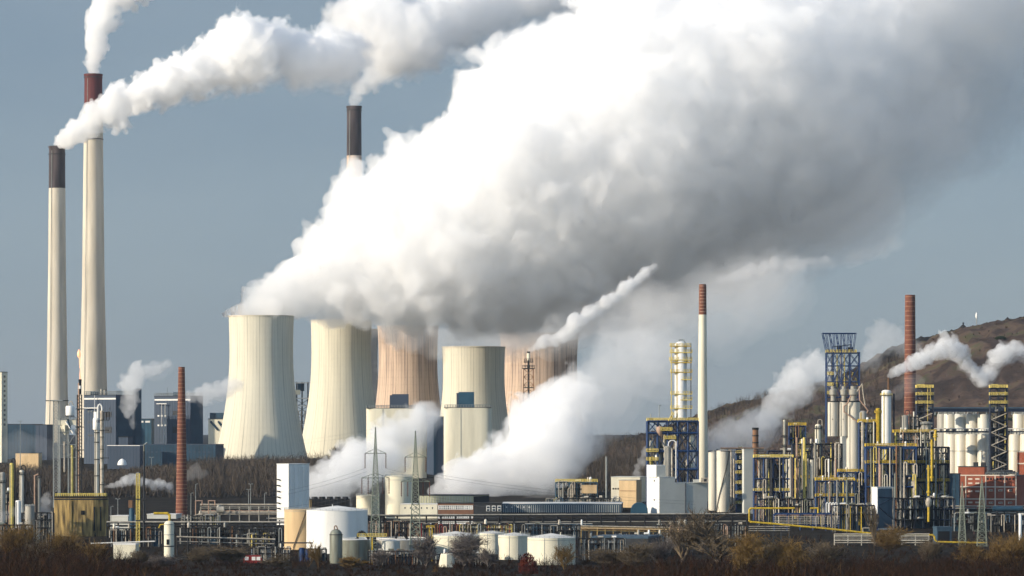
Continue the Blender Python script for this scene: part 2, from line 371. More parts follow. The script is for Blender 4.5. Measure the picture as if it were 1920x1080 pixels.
def cooling_tower(x, D, ytop, rt, rw, rb, tm, label):
    t = T('cooling_tower', label, 'cooling tower', x, D, group='cooling towers of the power station')
    yb = t.yb-3; h = yb-ytop; yw = ytop+h*.26; prof = []
    for i in range(25):
        y = yb+(ytop-yb)*i/24
        r = rw*math.sqrt(1+((y-yw)/(yb-yw))**2*((rb/rw)**2-1)) if y > yw else rw*math.sqrt(1+((yw-y)/(yw-ytop))**2*((rt/rw)**2-1))
        prof.append((y, r))
    inner = [(ytop, rt-1), (yw, rw-1.2)]
    t.part('shell', t.mb().lathe(x, 0, prof+inner, 96, False), TM[tm], smooth=True)
    t.part('rim', t.mb().ring(x, 0, rt-.8, rt+1, ytop+1.0, 1.8, 64), 'concrete' if tm != 'pink' else 'pinkstone')
    m = t.mb()
    for k in range(36):
        a = 2*PI*k/36; b = a+PI/36; c = a-PI/36
        m.bar((x+rb*math.cos(a), yb+.3, rb*math.sin(a)), (x+(rb+1)*math.cos(b), t.yb+1, (rb+1)*math.sin(b)), .9); m.bar((x+rb*math.cos(a), yb+.3, rb*math.sin(a)), (x+(rb+1)*math.cos(c), t.yb+1, (rb+1)*math.sin(c)), .9)
    t.part('support', m, 'concrete')
cooling_tower(490, 3000, 593, 61, 59.5, 87, 'cream', 'cream concrete cooling tower nearest the two tall chimneys, standing alone')
cooling_tower(640, 3100, 601, 57, 56, 82, 'cream', 'cream cooling tower between the lone cream tower and the white silo blocks')
cooling_tower(660, 3500, 618, 50, 48, 70, 'shadedt', 'grey cooling tower in shade, half hidden behind another tower')
cooling_tower(765, 3300, 612, 57, 55, 78, 'pink', 'pinkish brown cooling tower with dark damp stains behind the white silo block')
cooling_tower(888, 3250, 651, 59, 58, 80, 'cream', 'short cream cooling tower rising behind the right white silo block')
cooling_tower(1011, 3450, 626, 74, 71, 96, 'pink', 'wide pinkish cooling tower behind the flare stack with a shaded right half')
# ------------------------------------------------------------------ chimneys
def chimney(x, D, ytop, prof, bands, label, group, rings=(), n=40, rim=1.2, name='chimney'):
    """prof: (row, radius) from the base up; bands: (upper row, lower row, material)"""
    t = T(name, label, 'chimney', x, D, group=group); ys = [p[0] for p in prof][::-1]; rs = [p[1] for p in prof][::-1]
    rad = lambda y: float(np.interp(y, ys, rs))
    for i,(a,b,m) in enumerate(bands):
        pr = [(b+(a-b)*k/8, rad(b+(a-b)*k/8)) for k in range(9)]
        if i == 0: pr += [(a, pr[-1][1]*.8), (a+12, pr[-1][1]*.75)]
        t.part('shaft' if i == len(bands)-1 else 'painted_band', t.mb().lathe(x, 0, pr, n, i != 0), m, smooth=True)
    t.part('rim', t.mb().ring(x, 0, rad(ytop)*.8, rad(ytop)+rim, ytop+3, 4, n), bands[0][2])
    for y, m in rings: t.part('ring_platform', t.mb().ring(x, 0, rad(y)-.2, rad(y)+1.3, y, 1.5, n), m)
    lx = -.55; 
    t.part('ladder', t.mb().bar((x+rad(bands[-1][1]-60)*lx, bands[-1][1]-60, -rad(bands[-1][1]-60)*.86), (x+rad(ytop+8)*lx, ytop+8, -rad(ytop+8)*.86), .5), 'steel')
    return t
CH = 'tall chimneys of the power station'
chimney(175, 3200, 140, [(858,29),(735,26),(560,21.5),(262,18),(140,16.5)], [(140,212,'redbrown'),(212,858,'concrete')], 'tallest pale chimney with a red brown top section', CH, [(146,'darkbrown'),(262,'darkbrown')])
chimney(107, 3100, 275, [(859,24),(740,20),(500,16.5),(275,15)], [(275,353,'darkbrown'),(353,859,'concrete')], 'pale chimney left of the tallest one, with a sooty dark top', CH, [(290,'dark'),(752,'dark')])
chimney(664, 3600, 200, [(850,22),(500,15),(200,13.5)], [(200,292,'darkbrown'),(292,850,'pinkstone')], 'pinkish chimney with sooty dark top behind the cooling tower steam', CH, [(208,'dark'),(345,'dark')])
def brick_chimney(x, D, ytop, r0, r1, label, bands, mats, step=10, hoop='steel'):
    t = T('brick_chimney', label, 'chimney', x, D, group='slender refinery chimneys'); yb = t.yb
    rad = lambda y: r1+(r0-r1)*(y-ytop)/(yb-ytop)
    for i,((a,b),m) in enumerate(zip(bands, mats)):
        b = yb if b is None else b
        pr = [(b, rad(b)), (a, rad(a))]
        if i == 0: pr += [(a, rad(a)*.75), (a+8, rad(a)*.7)]
        t.part('shaft' if i == len(bands)-1 else 'crown_section', t.mb().lathe(x, 0, pr, 28, i != 0), m, smooth=True)
    b = bands[0][1] or yb; y = ytop+4
    while y < b-4:
        t.part('hoop', t.mb().ring(x, 0, rad(y)-.1, rad(y)+.35, y, 1.1, 28), hoop); y += step
    return t
brick_chimney(340.5, 1880, 688, 11, 6, 'red brown brick chimney with hoops standing right of the concrete heater block', [(688,None)], ['brick'], 7, 'hoop')
brick_chimney(1317.5, 2100, 533, 10.5, 6.8, 'slim white chimney with a banded brown brick top', [(533,590),(590,None)], ['brick','cream'], 6, 'copper')
brick_chimney(1706.5, 2400, 553, 12.5, 9.5, 'thick red brick chimney with pale hoops in front of the hill', [(553,None)], ['brick'], 9, 'hoop')
# ------------------------------------------------------------------ boxy buildings: the nearest corner stands at column xm
def building(name, label, cat, xl, xm, xr, ytop, D, th, m, group=None, yb=None, flatroof='dark', par=1.2):
    """th > 0 shows the left side (xl..xm) and the front (xm..xr); th < 0 the front (xl..xm) and the right side"""
    t = T(name, label, cat, xm, D, yb, group, rz=th); c, s_ = math.cos(th), abs(math.sin(th))
    if th > 0: W, Dp = (xr-xm)/c, (xm-xl)/s_; t.a, t.b = xm, xm+W
    else: W, Dp = (xm-xl)/c, (xr-xm)/s_; t.a, t.b = xm-W, xm
    t.dp = Dp; t.part('wall', t.mb().box(t.a, t.b, ytop, t.yb, 0, Dp), m)
    t.part('roof', t.mb().box(t.a-.6, t.b+.6, ytop-par, ytop, -.6, Dp+.6), flatroof)
    if m in ('slate','navy','teal') and W > 12:
        q = t.mb(); n = int(W/6)
        for i in range(1, n): q.box(t.a+W*i/n-.25, t.a+W*i/n+.25, ytop+1, t.yb, -.3, -.03)
        t.part('cladding_joint', q, 'navy' if m != 'navy' else 'dark')
    return t
def windows(t, x0, x1, ys, n, w_, h, m='glass', side=0):
    """side 0: front face, -1: left face, 1: right face (columns then run along the depth)"""
    for y in ys:
        for i in range(n):
            u = x0+(x1-x0)*(i+.5)/n
            q = t.mb()
            if side == 0: q.box(u-w_/2, u+w_/2, y, y+h, -.35, .3)
            elif side < 0: q.box(t.a-.35, t.a+.3, y, y+h, u-w_/2, u+w_/2)
            else: q.box(t.b-.3, t.b+.35, y, y+h, u-w_/2, u+w_/2)
            t.part('window', q, m)
# boiler houses
PS = 'power station buildings'
t = building('boiler_house', 'slate blue boiler house in front of the tallest chimney', 'building', 153, 217, 256, 741, 2850, R(-32), 'slate', PS)
t.part('fascia', t.mb().box(t.a+1, t.b+.5, 746, 749, -.7, -.05), 'roof'); t.part('railing', t.mb().rail(t.a, t.b, 739.8, 1, t.dp-1, 6, 5, .45), 'steel')
t.part('stair_tower', t.mb().box(t.b-1, t.b+4, 728, t.yb, t.dp*.75, t.dp), 'navy'); t.part('shaded_side', t.mb().box(t.b+.05, t.b+.5, 748, t.yb-30, 2, t.dp*.72), 'navy')  # navy sheet paints the shade onto the right side
windows(t, t.a+8, t.a+42, (770,790,815), 5, 4, 3); t.part('roof_duct', t.mb().box(t.a+10, t.a+22, 733, 739.7, 6, 16), 'navy'); t.part('roof_duct', t.mb().cyl(t.a+34, 10, 2.5, 729, 739.7, 12).cyl(t.a+42, 10, 2.5, 731, 739.7, 12), 'dullsilver')
t.part('louvre', t.mb().box(t.a+50, t.a+66, 772, 782, -.6, -.03).box(t.a+50, t.a+66, 800, 812, -.6, -.03), 'dark')
t.part('pipe_bridge', t.mb().hcyl(t.a+4, t.a+40, 765, -6, 1).bar((t.a+30,741,-6), (t.a+30,820,-6), .8).bar((t.a+40,765,-6), (t.a+40,860,-6), .8), 'roof')
t = building('boiler_house', 'slate blue boiler house behind the red brown brick chimney', 'building', 285, 357, 378, 743, 2900, R(-32), 'slate', PS)
t.part('fascia', t.mb().box(t.a+1, t.b+.5, 748, 751, -.7, -.05), 'roof'); t.part('railing', t.mb().rail(t.a, t.b, 741.8, 1, t.dp-1, 5, 5, .4), 'steel')
windows(t, t.a+6, t.a+30, (778,796), 3, 4, 3, 'roof'); t.part('roof_duct', t.mb().box(t.a+40, t.a+56, 735, 741.7, 6, 18), 'navy'); t.part('louvre', t.mb().box(t.a+44, t.a+70, 770, 778, -.6, -.03).box(t.a+44, t.a+70, 800, 812, -.6, -.03), 'dark'); t.part('antenna', t.mb().bar((t.a+28,741,4), (t.a+28,726,4), .6), 'steel')
t.part('shaded_side', t.mb().box(t.b+.05, t.b+.5, 750, t.yb-30, 2, t.dp-2), 'navy')  # right side in shade, painted as a darker sheet
t.part('pipe_bridge', t.mb().hcyl(t.a+10, t.a+34, 757, -6, .9).bar((t.a+22,757,-6), (t.a+22,800,-6), .8).bar((t.a+30,757,-6), (t.a+30,850,-6), .8), 'roof')
t = building('turbine_hall', 'low grey hall with a white roof edge below the boiler house', 'building', 200, 262, 268, 836, 2700, R(-12), 'slate', PS, flatroof='roof')
t = building('turbine_hall', 'long low navy hall between brick chimney and first cooling tower', 'building', 262, 404, 414, 834, 2780, R(-8), 'navy', PS, flatroof='slate')
windows(t, t.a+8, t.b-8, (846,), 14, 4, 3, 'slate')
t = building('switch_house', 'small slate cube on top of the dark hall between the boiler houses', 'building', 222, 240, 246, 820, 2760, R(-12), 'slate', PS)
t = building('coal_bunker', 'blue grey bunker block with two white panels between the boiler houses', 'building', 257, 284, 288, 786, 2950, R(-10), 'teal', PS)
windows(t, t.a+1, t.b-1, (789,), 2, 9, 3.5, 'roof')
t = building('turbine_hall', 'wide navy hall at the left edge behind the pale chimney', 'building', -40, 68, 74, 796, 3050, R(-8), 'navy', PS)
t = building('turbine_hall', 'slate annex joining the navy hall and the pale chimney', 'building', 66, 88, 96, 797, 2990, R(-14), 'slate', PS)
t = building('office_tower', 'tall pale tower cut by the left frame edge with one column of windows', 'building', -30, 3, 12, 698, 2900, R(-30), 'cream', PS)
windows(t, 2, t.dp-2, [704+9*i for i in range(11)], 1, 5, 4, 'glass', 1)
t = building('low_block', 'sunlit cream block behind the left columns, below the pale chimney', 'building', 28, 72, 76, 850, 2600, R(-10), 'tan', PS)
t = building('conveyor_house', 'pale conveyor house with dark slots left of the first cooling tower', 'building', 390, 424, 432, 786, 3150, R(-10), 'cream', PS)
t.part('chute', t.mb().bar((394,790,-1.5), (408,806,-1.5), 2).bar((409,790,-1.5), (421,806,-1.5), 2), 'navy'); t.part('penthouse', t.mb().box(392, 420, 774, 784.7, 2, 14), 'navy')
t = T('steam_dome', 'small white dome at the foot of the grey hall', 'dome', 229, 2560, 872, PS); t.solo(t.mb().lathe(229, 0, [(872,9),(868,8.5),(864,6.5),(861,3),(860,.5)], 18), 'white', True)
# conveyor gantry between the first two cooling towers
t = T('conveyor_gantry', 'dark steel gantry with white walkways between the two front cooling towers', 'gantry', 567, 3200); m = t.mb()
for xx in (556,566,577): m.bar((xx,716,0), (xx,t.yb,0), .9).bar((xx,716,14), (xx,t.yb,14), .9)
for i in range(8):
    y = 750+12*i; m.bar((556,y,0), (577,y+12,0), .5).bar((577,y,0), (556,y+12,0), .5)
t.part('steel_frame', m, 'dark')
for y in (717,746,760,776,795): t.part('walkway', t.mb().box(553, 580, y, y+1.6, -1.5, 15), 'roof')
t.part('drive_house', t.mb().box(558, 570, 719, 733, 1, 13), 'navy'); t.part('drive_house', t.mb().box(554, 563, 731, 740, -3, 2), 'cream')
for xx in (560,565,572): t.part('pipe', t.mb().bar((xx,770,-2), (xx,840,-2), 1), 'pipe')
# white silo blocks
def silo_block(x0, x1, ytop, D, label, box, bm, nseam):
    t = T('ash_silo', label, 'silo', (x0+x1)/2, D, group='white silo blocks'); r = (x1-x0)/2; n = 24; xc = (x0+x1)/2; m = t.mb()
    pr = []
    for k in range(48):
        a = 2*PI*k/48; c, s_ = math.cos(a), math.sin(a); pr.append((xc+r*math.copysign(abs(c)**.42, c), 22*math.copysign(abs(s_)**.42, s_)))
    for y in (t.yb, ytop):
        for u, w_ in pr: m.v.append(m.pt(u, y, w_))
    for k in range(48): m.f.append((k, (k+1)%48, 48+(k+1)%48, 48+k))
    m.f.append(tuple(48+k for k in range(48))); t.part('wall', m, 'cream', smooth=True)
    t.part('seam', t.mb().box(x0+(x1-x0)*nseam-.4, x0+(x1-x0)*nseam+.4, ytop+1, t.yb, -22.4, -21), 'steel')
    t.part('roof_edge', t.mb().box(x0+1, x1-1, ytop-1.2, ytop-.05, -21, 21), 'dark'); t.part('railing', t.mb().rail(x0+2, x1-2, ytop-1, -20, 20, 5, 5, .4), 'steel')
    t.part('rooftop_house', t.mb().box(*box, -8, 10), bm); t.part('house_side', t.mb().box(box[0]-4, box[0]-.2, box[2]+2, box[3], -7, 9), 'slate')
    return t
silo_block(687, 800, 766, 2500, 'broad white silo block with a steel blue rooftop house, left of the pair', (735,766,739,766.3), 'slate', .28)
silo_block(832, 922, 765, 2480, 'rounded white silo block with a navy rooftop house, right of the pair', (860,889,735,765), 'teal', .36)
t = building('silo_link', 'shaded grey link building between the two white silo blocks', 'building', 799, 813, 845, 782, 2560, R(12), 'slate', PS); t.part('recess', t.mb().box(t.a+.2, t.a+4, 786, t.yb, -.5, -.05), 'navy')
# ------------------------------------------------------------------ process kit
def column(x, D, r, ytop, label, m='silver', yb=None, plats=(), pm='dark', rm='steel', pipe=0, dome=1.0, name='process_column', group='slender process columns', arc=True, rings=0, pipem='pipe', v=0):
    """vertical vessel: shell with domed head, skirt, working platforms with rails, ladder, overhead pipe"""
    t = T(name, label, 'column', x, D, yb, group); b = t.yb
    t.part('shell', t.mb().lathe(x, v, [(b, r), (ytop+r*.6*dome, r), (ytop+r*.25*dome, r*.8), (ytop, r*.35)], 20), m, smooth=True)
    for y in plats:
        t.part('platform', t.mb().ring(x, v, r-.1, r+2.6, y, 1.0, 12), pm)
        q = t.mb()
        for h in (2.0, 4.0): q.ring(x, v, r+2.3, r+2.6, y-h, .45, 12)
        for k in range(12): a = 2*PI*k/12; q.bar((x+(r+2.45)*math.cos(a), y, v+(r+2.45)*math.sin(a)), (x+(r+2.45)*math.cos(a), y-4.2, v+(r+2.45)*math.sin(a)), .3)
        t.part('railing', q, rm)
    if rings:
        q = t.mb()
        for i in range(rings): q.ring(x, v, r-.1, r+.35, ytop+8+(b-ytop-10)*i/rings, .8, 16)
        t.part('stiffening_rings', q, m)
    if pipe:
        e = r+1.6+pipe; q = t.mb(); yy = ytop-3
        if arc: q.tube([(x,ytop+1,v),(x,yy-2,v)]+[(x+e/2-e/2*math.cos(PI*k/6), yy-2-e*.45*math.sin(PI*k/6), v-.5) for k in range(7)]+[(x+e,yy+4,v-.5),(x+e,b-4,v-.5)], pipe, 8)
        else: q.bar((x+e,ytop+6,v-1), (x+e,b-2,v-1), pipe, 8)
        t.part('overhead_pipe', q, pipem, smooth=True)
    t.part('ladder', t.mb().bar((x-r*.7,ytop+3,v-r*.85), (x-r*.7,b,v-r*.85), .35).bar((x-r*.7+1.2,ytop+3,v-r*.9), (x-r*.7+1.2,b,v-r*.9), .35), rm)
    return t
def tank(x, D, r, ytop, label, m='white', yb=None, cone=.12, bands=(), stair=None, rail=True, group='storage tanks', rm='steel', name='storage_tank', seams=(), roofm=None):
    t = T(name, label, 'tank', x, D, yb, group); b = t.yb
    t.part('shell', t.mb().lathe(x, 0, [(b,r),(ytop,r)], 48), m, smooth=True)
    t.part('roof', t.mb().lathe(x, 0, [(ytop-.05,r+.35),(ytop-.8,r+.35),(ytop-.8-cone*r*.55,r*.5),(ytop-.8-cone*r,r*.05)], 48, True), roofm or m, smooth=True)
    for y in bands: t.part('wind_girder', t.mb().ring(x, 0, r-.05, r+.5, y, .7, 48), rm)
    if rail:
        q = t.mb(); n = 30
        for h in (1.6,3.2): q.ring(x, 0, r-.3, r, ytop-.8-h, .3, n)
        for k in range(n): a = 2*PI*k/n; q.bar((x+r*math.cos(a),ytop-.8,r*math.sin(a)), (x+r*math.cos(a),ytop-4.2,r*math.sin(a)), .25)
        t.part('railing', q, rm)
    for u in seams: a = -math.acos(max(-1,min(1,u))); t.part('seam', t.mb().bar((x+(r+.1)*math.cos(a),ytop,(r+.1)*math.sin(a)), (x+(r+.1)*math.cos(a),b,(r+.1)*math.sin(a)), .5), rm)
    if stair:
        q = t.mb(); a0, a1 = stair; n = 26; pr = None
        for i in range(n+1):
            a = R(a0+(a1-a0)*i/n); y = b-1+(ytop-b)*i/n; c, s_ = (r+1.2)*math.cos(a), (r+1.2)*math.sin(a)
            q.box(x+c-.8, x+c+.8, y, y+.5, s_-.8, s_+.8)
            if pr: q.bar((x+pr[0],pr[1]-3,pr[2]), (x+c,y-3,s_), .35); q.bar((x+pr[0],pr[1],pr[2]), (x+c,y+1,s_), .5)
            pr = (c, y, s_)
        t.part('stair', q, 'dark')
    rr = random.Random(int(x))
    for k in range(3): u = rr.uniform(-.6,.6)*r; t.part('vent', t.mb().cyl(x+u, rr.uniform(-.5,.2)*r, .7, ytop-cone*r-3, ytop+.5-cone*r*.2, 8), m); return t
def frame(name, label, x0, x1, ytop, D, dep, nx, levels, m='blue', yb=None, decks=(), rm='yellow', brace_or_shadow=True, group='process structures', br=.9, cat='process structure', pipes=0, seed=1, pipemats=('pipe','copper','silver','pipe','dullsilver'), pr=(.5,1.5), vessels=0, solid_deck=True, ptop=None, shade_share=.8):
    """open steel frame: posts, beams and bracing in one mesh; decks, railings, risers and drums are parts of their own"""
    t = T(name, label, cat, (x0+x1)/2, D, yb, group); b = t.yb; q = t.mb(); xs = [x0+(x1-x0)*i/nx for i in range(nx+1)]; vs = (0, dep*.5, dep)
    for xx in xs:
        for v in vs: q.bar((xx,ytop,v), (xx,b,v), br)
    lv = sorted(set([ytop]+list(levels)))
    for y in lv:
        for v in vs: q.bar((x0,y,v), (x1,y,v), br*1.25)
        for xx in xs: q.bar((xx,y,0), (xx,y,dep), br*.8)
    if brace_or_shadow:
        for i,(ya,yb_) in enumerate(zip(lv, lv[1:]+[b])):
            for j in range(nx):
                a, c = (xs[j], xs[j+1]) if (i+j)%2 else (xs[j+1], xs[j]); q.bar((a,ya,dep), (c,yb_,dep), br*.55); q.bar((a,yb_,0), (c,ya,0), br*.4)
            q.bar((x0,ya,0), (x0,yb_,dep), br*.5); q.bar((x1,ya,dep), (x1,yb_,0), br*.5)
    t.part('steel_frame', q, m)
    rr = random.Random(seed*3+1)
    for y in lv:
        if rr.random() < .95 and decks != 'all' and y not in decks: a = rr.uniform(0,.25); t.part('deck', t.mb().box(x0+(x1-x0)*a, x1-(x1-x0)*rr.uniform(0,.25), y-1.4, y+.5, -1.4, dep-.5), 'black')
    for j in range(nx):
        if rr.random() < shade_share and b-lv[0] > 20:
            ya = lv[0]+(b-lv[0])*rr.uniform(.06,.3); t.part('shade_backing', t.mb().box(xs[j]+.5, xs[j+1]-.5, ya, b, dep*.72, dep*.78), rr.choice(('black','dark','navy')))  # dark sheets added in place of the shade between the pipes
    for y in (lv if decks == 'all' else decks):
        if solid_deck: t.part('deck', t.mb().box(x0+.3, x1-.3, y-1.3, y-.95, .3, dep-.3), 'steel')
        t.part('railing', t.mb().rail(x0-.5, x1+.5, y-1, -.6, dep+.6, 5.2, 2.8, .5), rm)
    rr = random.Random(seed); ptop = ptop or ytop
    for i in range(pipes):
        u = x0+1+(x1-x0-2)*(i+rr.uniform(.2,.8))/pipes; r_ = rr.uniform(*pr); v = rr.choice((-1.5, 1.5, dep*.3, dep*.6)); k = rr.random()
        y0 = rr.choice(lv[:max(1,len(lv)-1)])+rr.uniform(-6,3); y0 = max(y0, ptop-3); y1 = rr.choice([b, b, (y0+b)/2+rr.uniform(-5,15)])
        q = t.mb()
        if k < .62: q.bar((u,y0,v), (u,min(b,y1),v), r_, 8)
        elif k < .8:
            w_ = rr.uniform(4,14)*rr.choice((-1,1)); w_ = max(x0-u+1, min(x1-u-1, w_)); q.tube([(u,min(b,y1),v),(u,y0,v),(u+w_,y0,v),(u+w_,y0+rr.uniform(6,22),v)], r_, 8)
        else: q.tube([(u,b,v),(u,y0+4,v)]+[(u+2.5-2.5*math.cos(PI*j/5), y0+4-2.8*math.sin(PI*j/5), v) for j in range(1,6)]+[(u+5,y0+25,v)], r_*.8, 8)
        t.part('pipe', q, rr.choice(pipemats), smooth=True)
    for i in range(vessels):
        y = rr.choice(lv)-3.6; u = rr.uniform(x0+6, x1-6); L_ = rr.uniform(5,11); v = rr.uniform(.15,.8)*dep; q = t.mb()
        if rr.random() < .6:
            q.hcyl(u-L_/2, u+L_/2, y, v, rr.uniform(1.3,2.2), 12).box(u-L_*.3-.3, u-L_*.3+.3, y, y+3, v-1, v+1).box(u+L_*.3-.3, u+L_*.3+.3, y, y+3, v-1, v+1); t.part('heat_exchanger', q, rr.choice(('pipe','silver','greenish','white')), smooth=True)
        else:
            r_ = rr.uniform(1.6,2.6); q.lathe(u, v, [(y+3,r_),(y-5,r_),(y-6.5,r_*.7),(y-7.2,.3)], 14); t.part('drum', q, rr.choice(('silver','white','pipe','dullsilver')), smooth=True)
    return t
def rack(name, label, x0, x1, y0, y1, D, dep, n, pipes, m='dark', group='pipe racks', legs=True, base=None, br=.8, dy=0.0, step=None):
    """long pipe bridge: trestles and beams, each pipe a part. pipes: (row, depth, radius, material)"""
    t = T(name, label, 'pipe rack', (x0+x1)/2, D, base, group); b = t.yb; q = t.mb(); sl = dy/(x1-x0)
    for i in range(n+1):
        xx = x0+(x1-x0)*i/n; o = (xx-x0)*sl
        if legs: q.bar((xx,y0+o,0), (xx,b,0), br).bar((xx,y0+o,dep), (xx,b,dep), br)
        q.bar((xx,y0+o,0), (xx,y0+o,dep), br*.8).bar((xx,y1+o,0), (xx,y1+o,dep), br*.8)
    for v in (0, dep): q.bar((x0,y0,v), (x1,y0+dy,v), br*.8).bar((x0,y1,v), (x1,y1+dy,v), br*.9)
    t.part('trestle', q, m)
    for (y,v,r_,pm) in pipes: t.part('pipe', t.mb().bar((x0-1,y,v), (x1+1,y+dy,v), r_, 8), pm, smooth=True)
    return t
def pipe_run(label, pts, D, r, m, group=None, yb=None):
    t = T('pipeline', label, 'pipe', pts[0][0], D, yb, group); q = t.mb().tube(pts, r, 8)
    for p in pts[1:-1]: q.lathe(p[0], p[2], [(p[1]+r,.4*r),(p[1]+r*.7,r*.9),(p[1],r*1.12),(p[1]-r*.7,r*.9),(p[1]-r,.4*r)], 8)
    return t.solo(q, m, True)
def lamp_post(x, D, ytop, label, heads=2, yb=None):
    t = T('lamp_post', label, 'lamp post', x, D, yb, 'yard lamp posts'); t.part('pole', t.mb().cyl(x, 0, .8, ytop, t.yb, 6, .5), 'steel')
    for s_ in ((-1,1) if heads == 2 else (1,)): t.part('lamp_head', t.mb().bar((x,ytop,0), (x+s_*3,ytop-.5,0), .4).box(x+s_*3-1.6, x+s_*3+1.6, ytop-1.3, ytop-.2, -.8, .8), 'steel')
def pylon(x, D, ytop, yb, label, arms, wb, lm='lattice', k=1.35):
    """lattice mast: four tapering legs with crossed bracing; arms: (row, half width, string length, strings per side)"""
    t = T('power_pylon', label, 'pylon', x, D, yb, 'lattice power pylons'); q = t.mb(); yc = ytop+(yb-ytop)*.30
    def hw(y): return .35+(y-ytop)/(yc-ytop)*wb*.36 if y < yc else wb*.42+(y-yc)/(yb-yc)*wb*.58 if y < yb else wb
    y = ytop; ys = [ytop]
    while y < yb: y += max(3.0, hw(y)*1.35); ys.append(min(y, yb))
    for a, b in zip(ys[:-1], ys[1:]):
        A, B = hw(a), hw(b)
        for sx in (-1,1):
            for sv in (-1,1): q.bar((x+sx*A,a,sv*A), (x+sx*B,b,sv*B), .5*k)
        for sv in (-1,1): q.bar((x-A,a,sv*A), (x+B,b,sv*B), .3*k).bar((x+A,a,sv*A), (x-B,b,sv*B), .3*k).bar((x-B,b,sv*B), (x+B,b,sv*B), .25*k)
        for sx in (-1,1): q.bar((x+sx*A,a,-A), (x+sx*B,b,B), .28*k).bar((x+sx*A,a,A), (x+sx*B,b,-B), .28*k)
    t.part('mast', q, lm); t.part('peak', t.mb().bar((x,ytop+9,0), (x,ytop-2,0), .9*k), 'dark')
    for (ya, w_, ls, ns) in arms:
        q = t.mb().bar((x-w_,ya,0), (x+w_,ya,0), .5*k).bar((x-w_,ya,0), (x,ya-9,0), .35*k).bar((x+w_,ya,0), (x,ya-9,0), .35*k).bar((x-w_*.5,ya,0),(x-w_*.5,ya-4.5,0),.3*k).bar((x+w_*.5,ya,0),(x+w_*.5,ya-4.5,0),.3*k)
        t.part('crossarm', q, lm)
        for s_ in (-1,1):
            for i in range(ns):
                u = x+s_*(w_-i*w_*.45-.5); z = t.mb()
                z.lathe(u, 0, [(ya+ls,.4)]+[(ya+ls-ls*j/14, .45+.7*(j%2)) for j in range(1,14)]+[(ya,.25)], 6); t.part('insulator', z, 'insul')
    return t
# ------------------------------------------------------------------ left refinery: heater, stacks, columns
t = T('heater_block', 'weathered ochre concrete heater block with dark slots below two silver stacks', 'heater', 150, 1660); ang = [R(a) for a in (200,232,262,282,312,340,20,90,160)]
pr = [(101,2),(104,-6),(132,-10),(134,-10),(176,-9),(199,0),(201,20),(150,34),(103,22)]; q = t.mb()
for y in (t.yb, 934):
    for u,w_ in pr: q.v.append(q.pt(u, y, w_))
n_ = len(pr); q.f += [(i,(i+1)%n_,n_+(i+1)%n_,n_+i) for i in range(n_)]+[tuple(range(n_,2*n_))]; t.part('wall', q, 'ochre')
q = t.mb()
for y in (936,):
    for a,b in zip(pr, pr[1:]+pr[:1]): q.bar((a[0],y,a[1]), (b[0],y,b[1]), 1.3)
t.part('coping', q, 'dark'); t.part('deck', t.mb().box(106, 196, 930.5, 933.5, 0, 24), 'black'); t.part('opening', t.mb().box(153, 160, 957, 965, -10.6, -9.2), 'shade')
for a in (175,186): t.part('opening', t.mb().box(a, a+4.5, 950, 995, -8.9+(a-175)*.4, -3), 'shade')
t.part('railing', t.mb().rail(104, 198, 930.5, -4, 24, 5, 4, .4), 'pale_yellow'); t.part('buttress', t.mb().box(131, 135.5, 938, t.yb, -11.6, -9.5), 'ochre')
t = column(180.5, 1670, 4.2, 783, 'tall silver stack with a swollen cream top standing on the concrete heater block', 'silver', 936, (792,), 'dark', 'dark', v=8, name='heater_stack', group='stacks on the heater block')
t.part('head_drum', t.mb().lathe(180, 8, [(806,6),(805,6.8),(786,6.8),(783,5),(772,5)], 18), 'white', smooth=True)
for y in (812,830,862,893): t.part('clamp', t.mb().ring(180.5, 8, 4, 5.6, y, 1.6, 14), 'dark')
t = T('heater_stack', 'slim silver stack with a bent white pipe loop at its top, on the heater block', 'column', 190.5, 1665, 936, 'stacks on the heater block')
t.part('shaft', t.mb().cyl(190.5, 6, 3.4, 770, 936, 16), 'pipe', smooth=True)
t.part('pipe_loop', t.mb().tube([(190.5,772,6)]+[(186.8+3.9*math.cos(PI*k/8), 766-8*math.sin(PI*k/8), 6) for k in range(9)]+[(182.9,784,6)], 1.7, 8), 'white', smooth=True)
for y in (787,806,858,908): t.part('platform', t.mb().box(187, 203, y, y+1.4, 1, 11), 'dark')
t.part('railing', t.mb().rail(194, 204, 787, 1, 11, 14, 3.5, .5).bar((204,772,1),(206,764,1),.4), 'dark')
for y in (820,843,880): t.part('clamp', t.mb().ring(190.5, 6, 3.2, 4.5, y, 1.2, 14), 'dark')
# flare with a small flame, gantry, lattice
t = T('flare_stack', 'thin dark flare stack with a small orange flame beside the tallest chimney', 'flare stack', 150, 1690); q = t.mb()
t.part('riser', t.mb().cyl(148, 0, 1.9, 718, t.yb, 10), 'copper', smooth=True); t.part('tip', t.mb().lathe(150.2, 0, [(740,2.4),(716,2.6),(713,3.2),(711,2.4)], 12), 'black', smooth=True)
t.part('tip_band', t.mb().ring(150.2, 0, 2.3, 2.9, 729, 6, 12), 'white')
q = t.mb()
for xx in (145,153):
    for v in (-4,4): q.bar((xx,740,v), (xx,t.yb,v), .7)
for i in range(30):
    y = 742+6.4*i; q.bar((145,y,-4), (153,y+6.4,-4), .4).bar((153,y,-4), (145,y,-4), .4).bar((153,y,4), (153,y+6.4,-4), .4)
t.part('lattice', q, 'dark')
for y in (766,800,843,890): t.part('platform', t.mb().box(142, 157, y, y+1.5, -7, 7), 'dark')
fm = bpy.data.materials.new('gas_flame'); fm.use_nodes = True; fb = fm.node_tree.nodes['Principled BSDF']; fb.inputs['Base Color'].default_value = (.9,.4,.2,1); fb.inputs['Emission Color'].default_value = (1,.42,.22,1); fb.inputs['Emission Strength'].default_value = .75
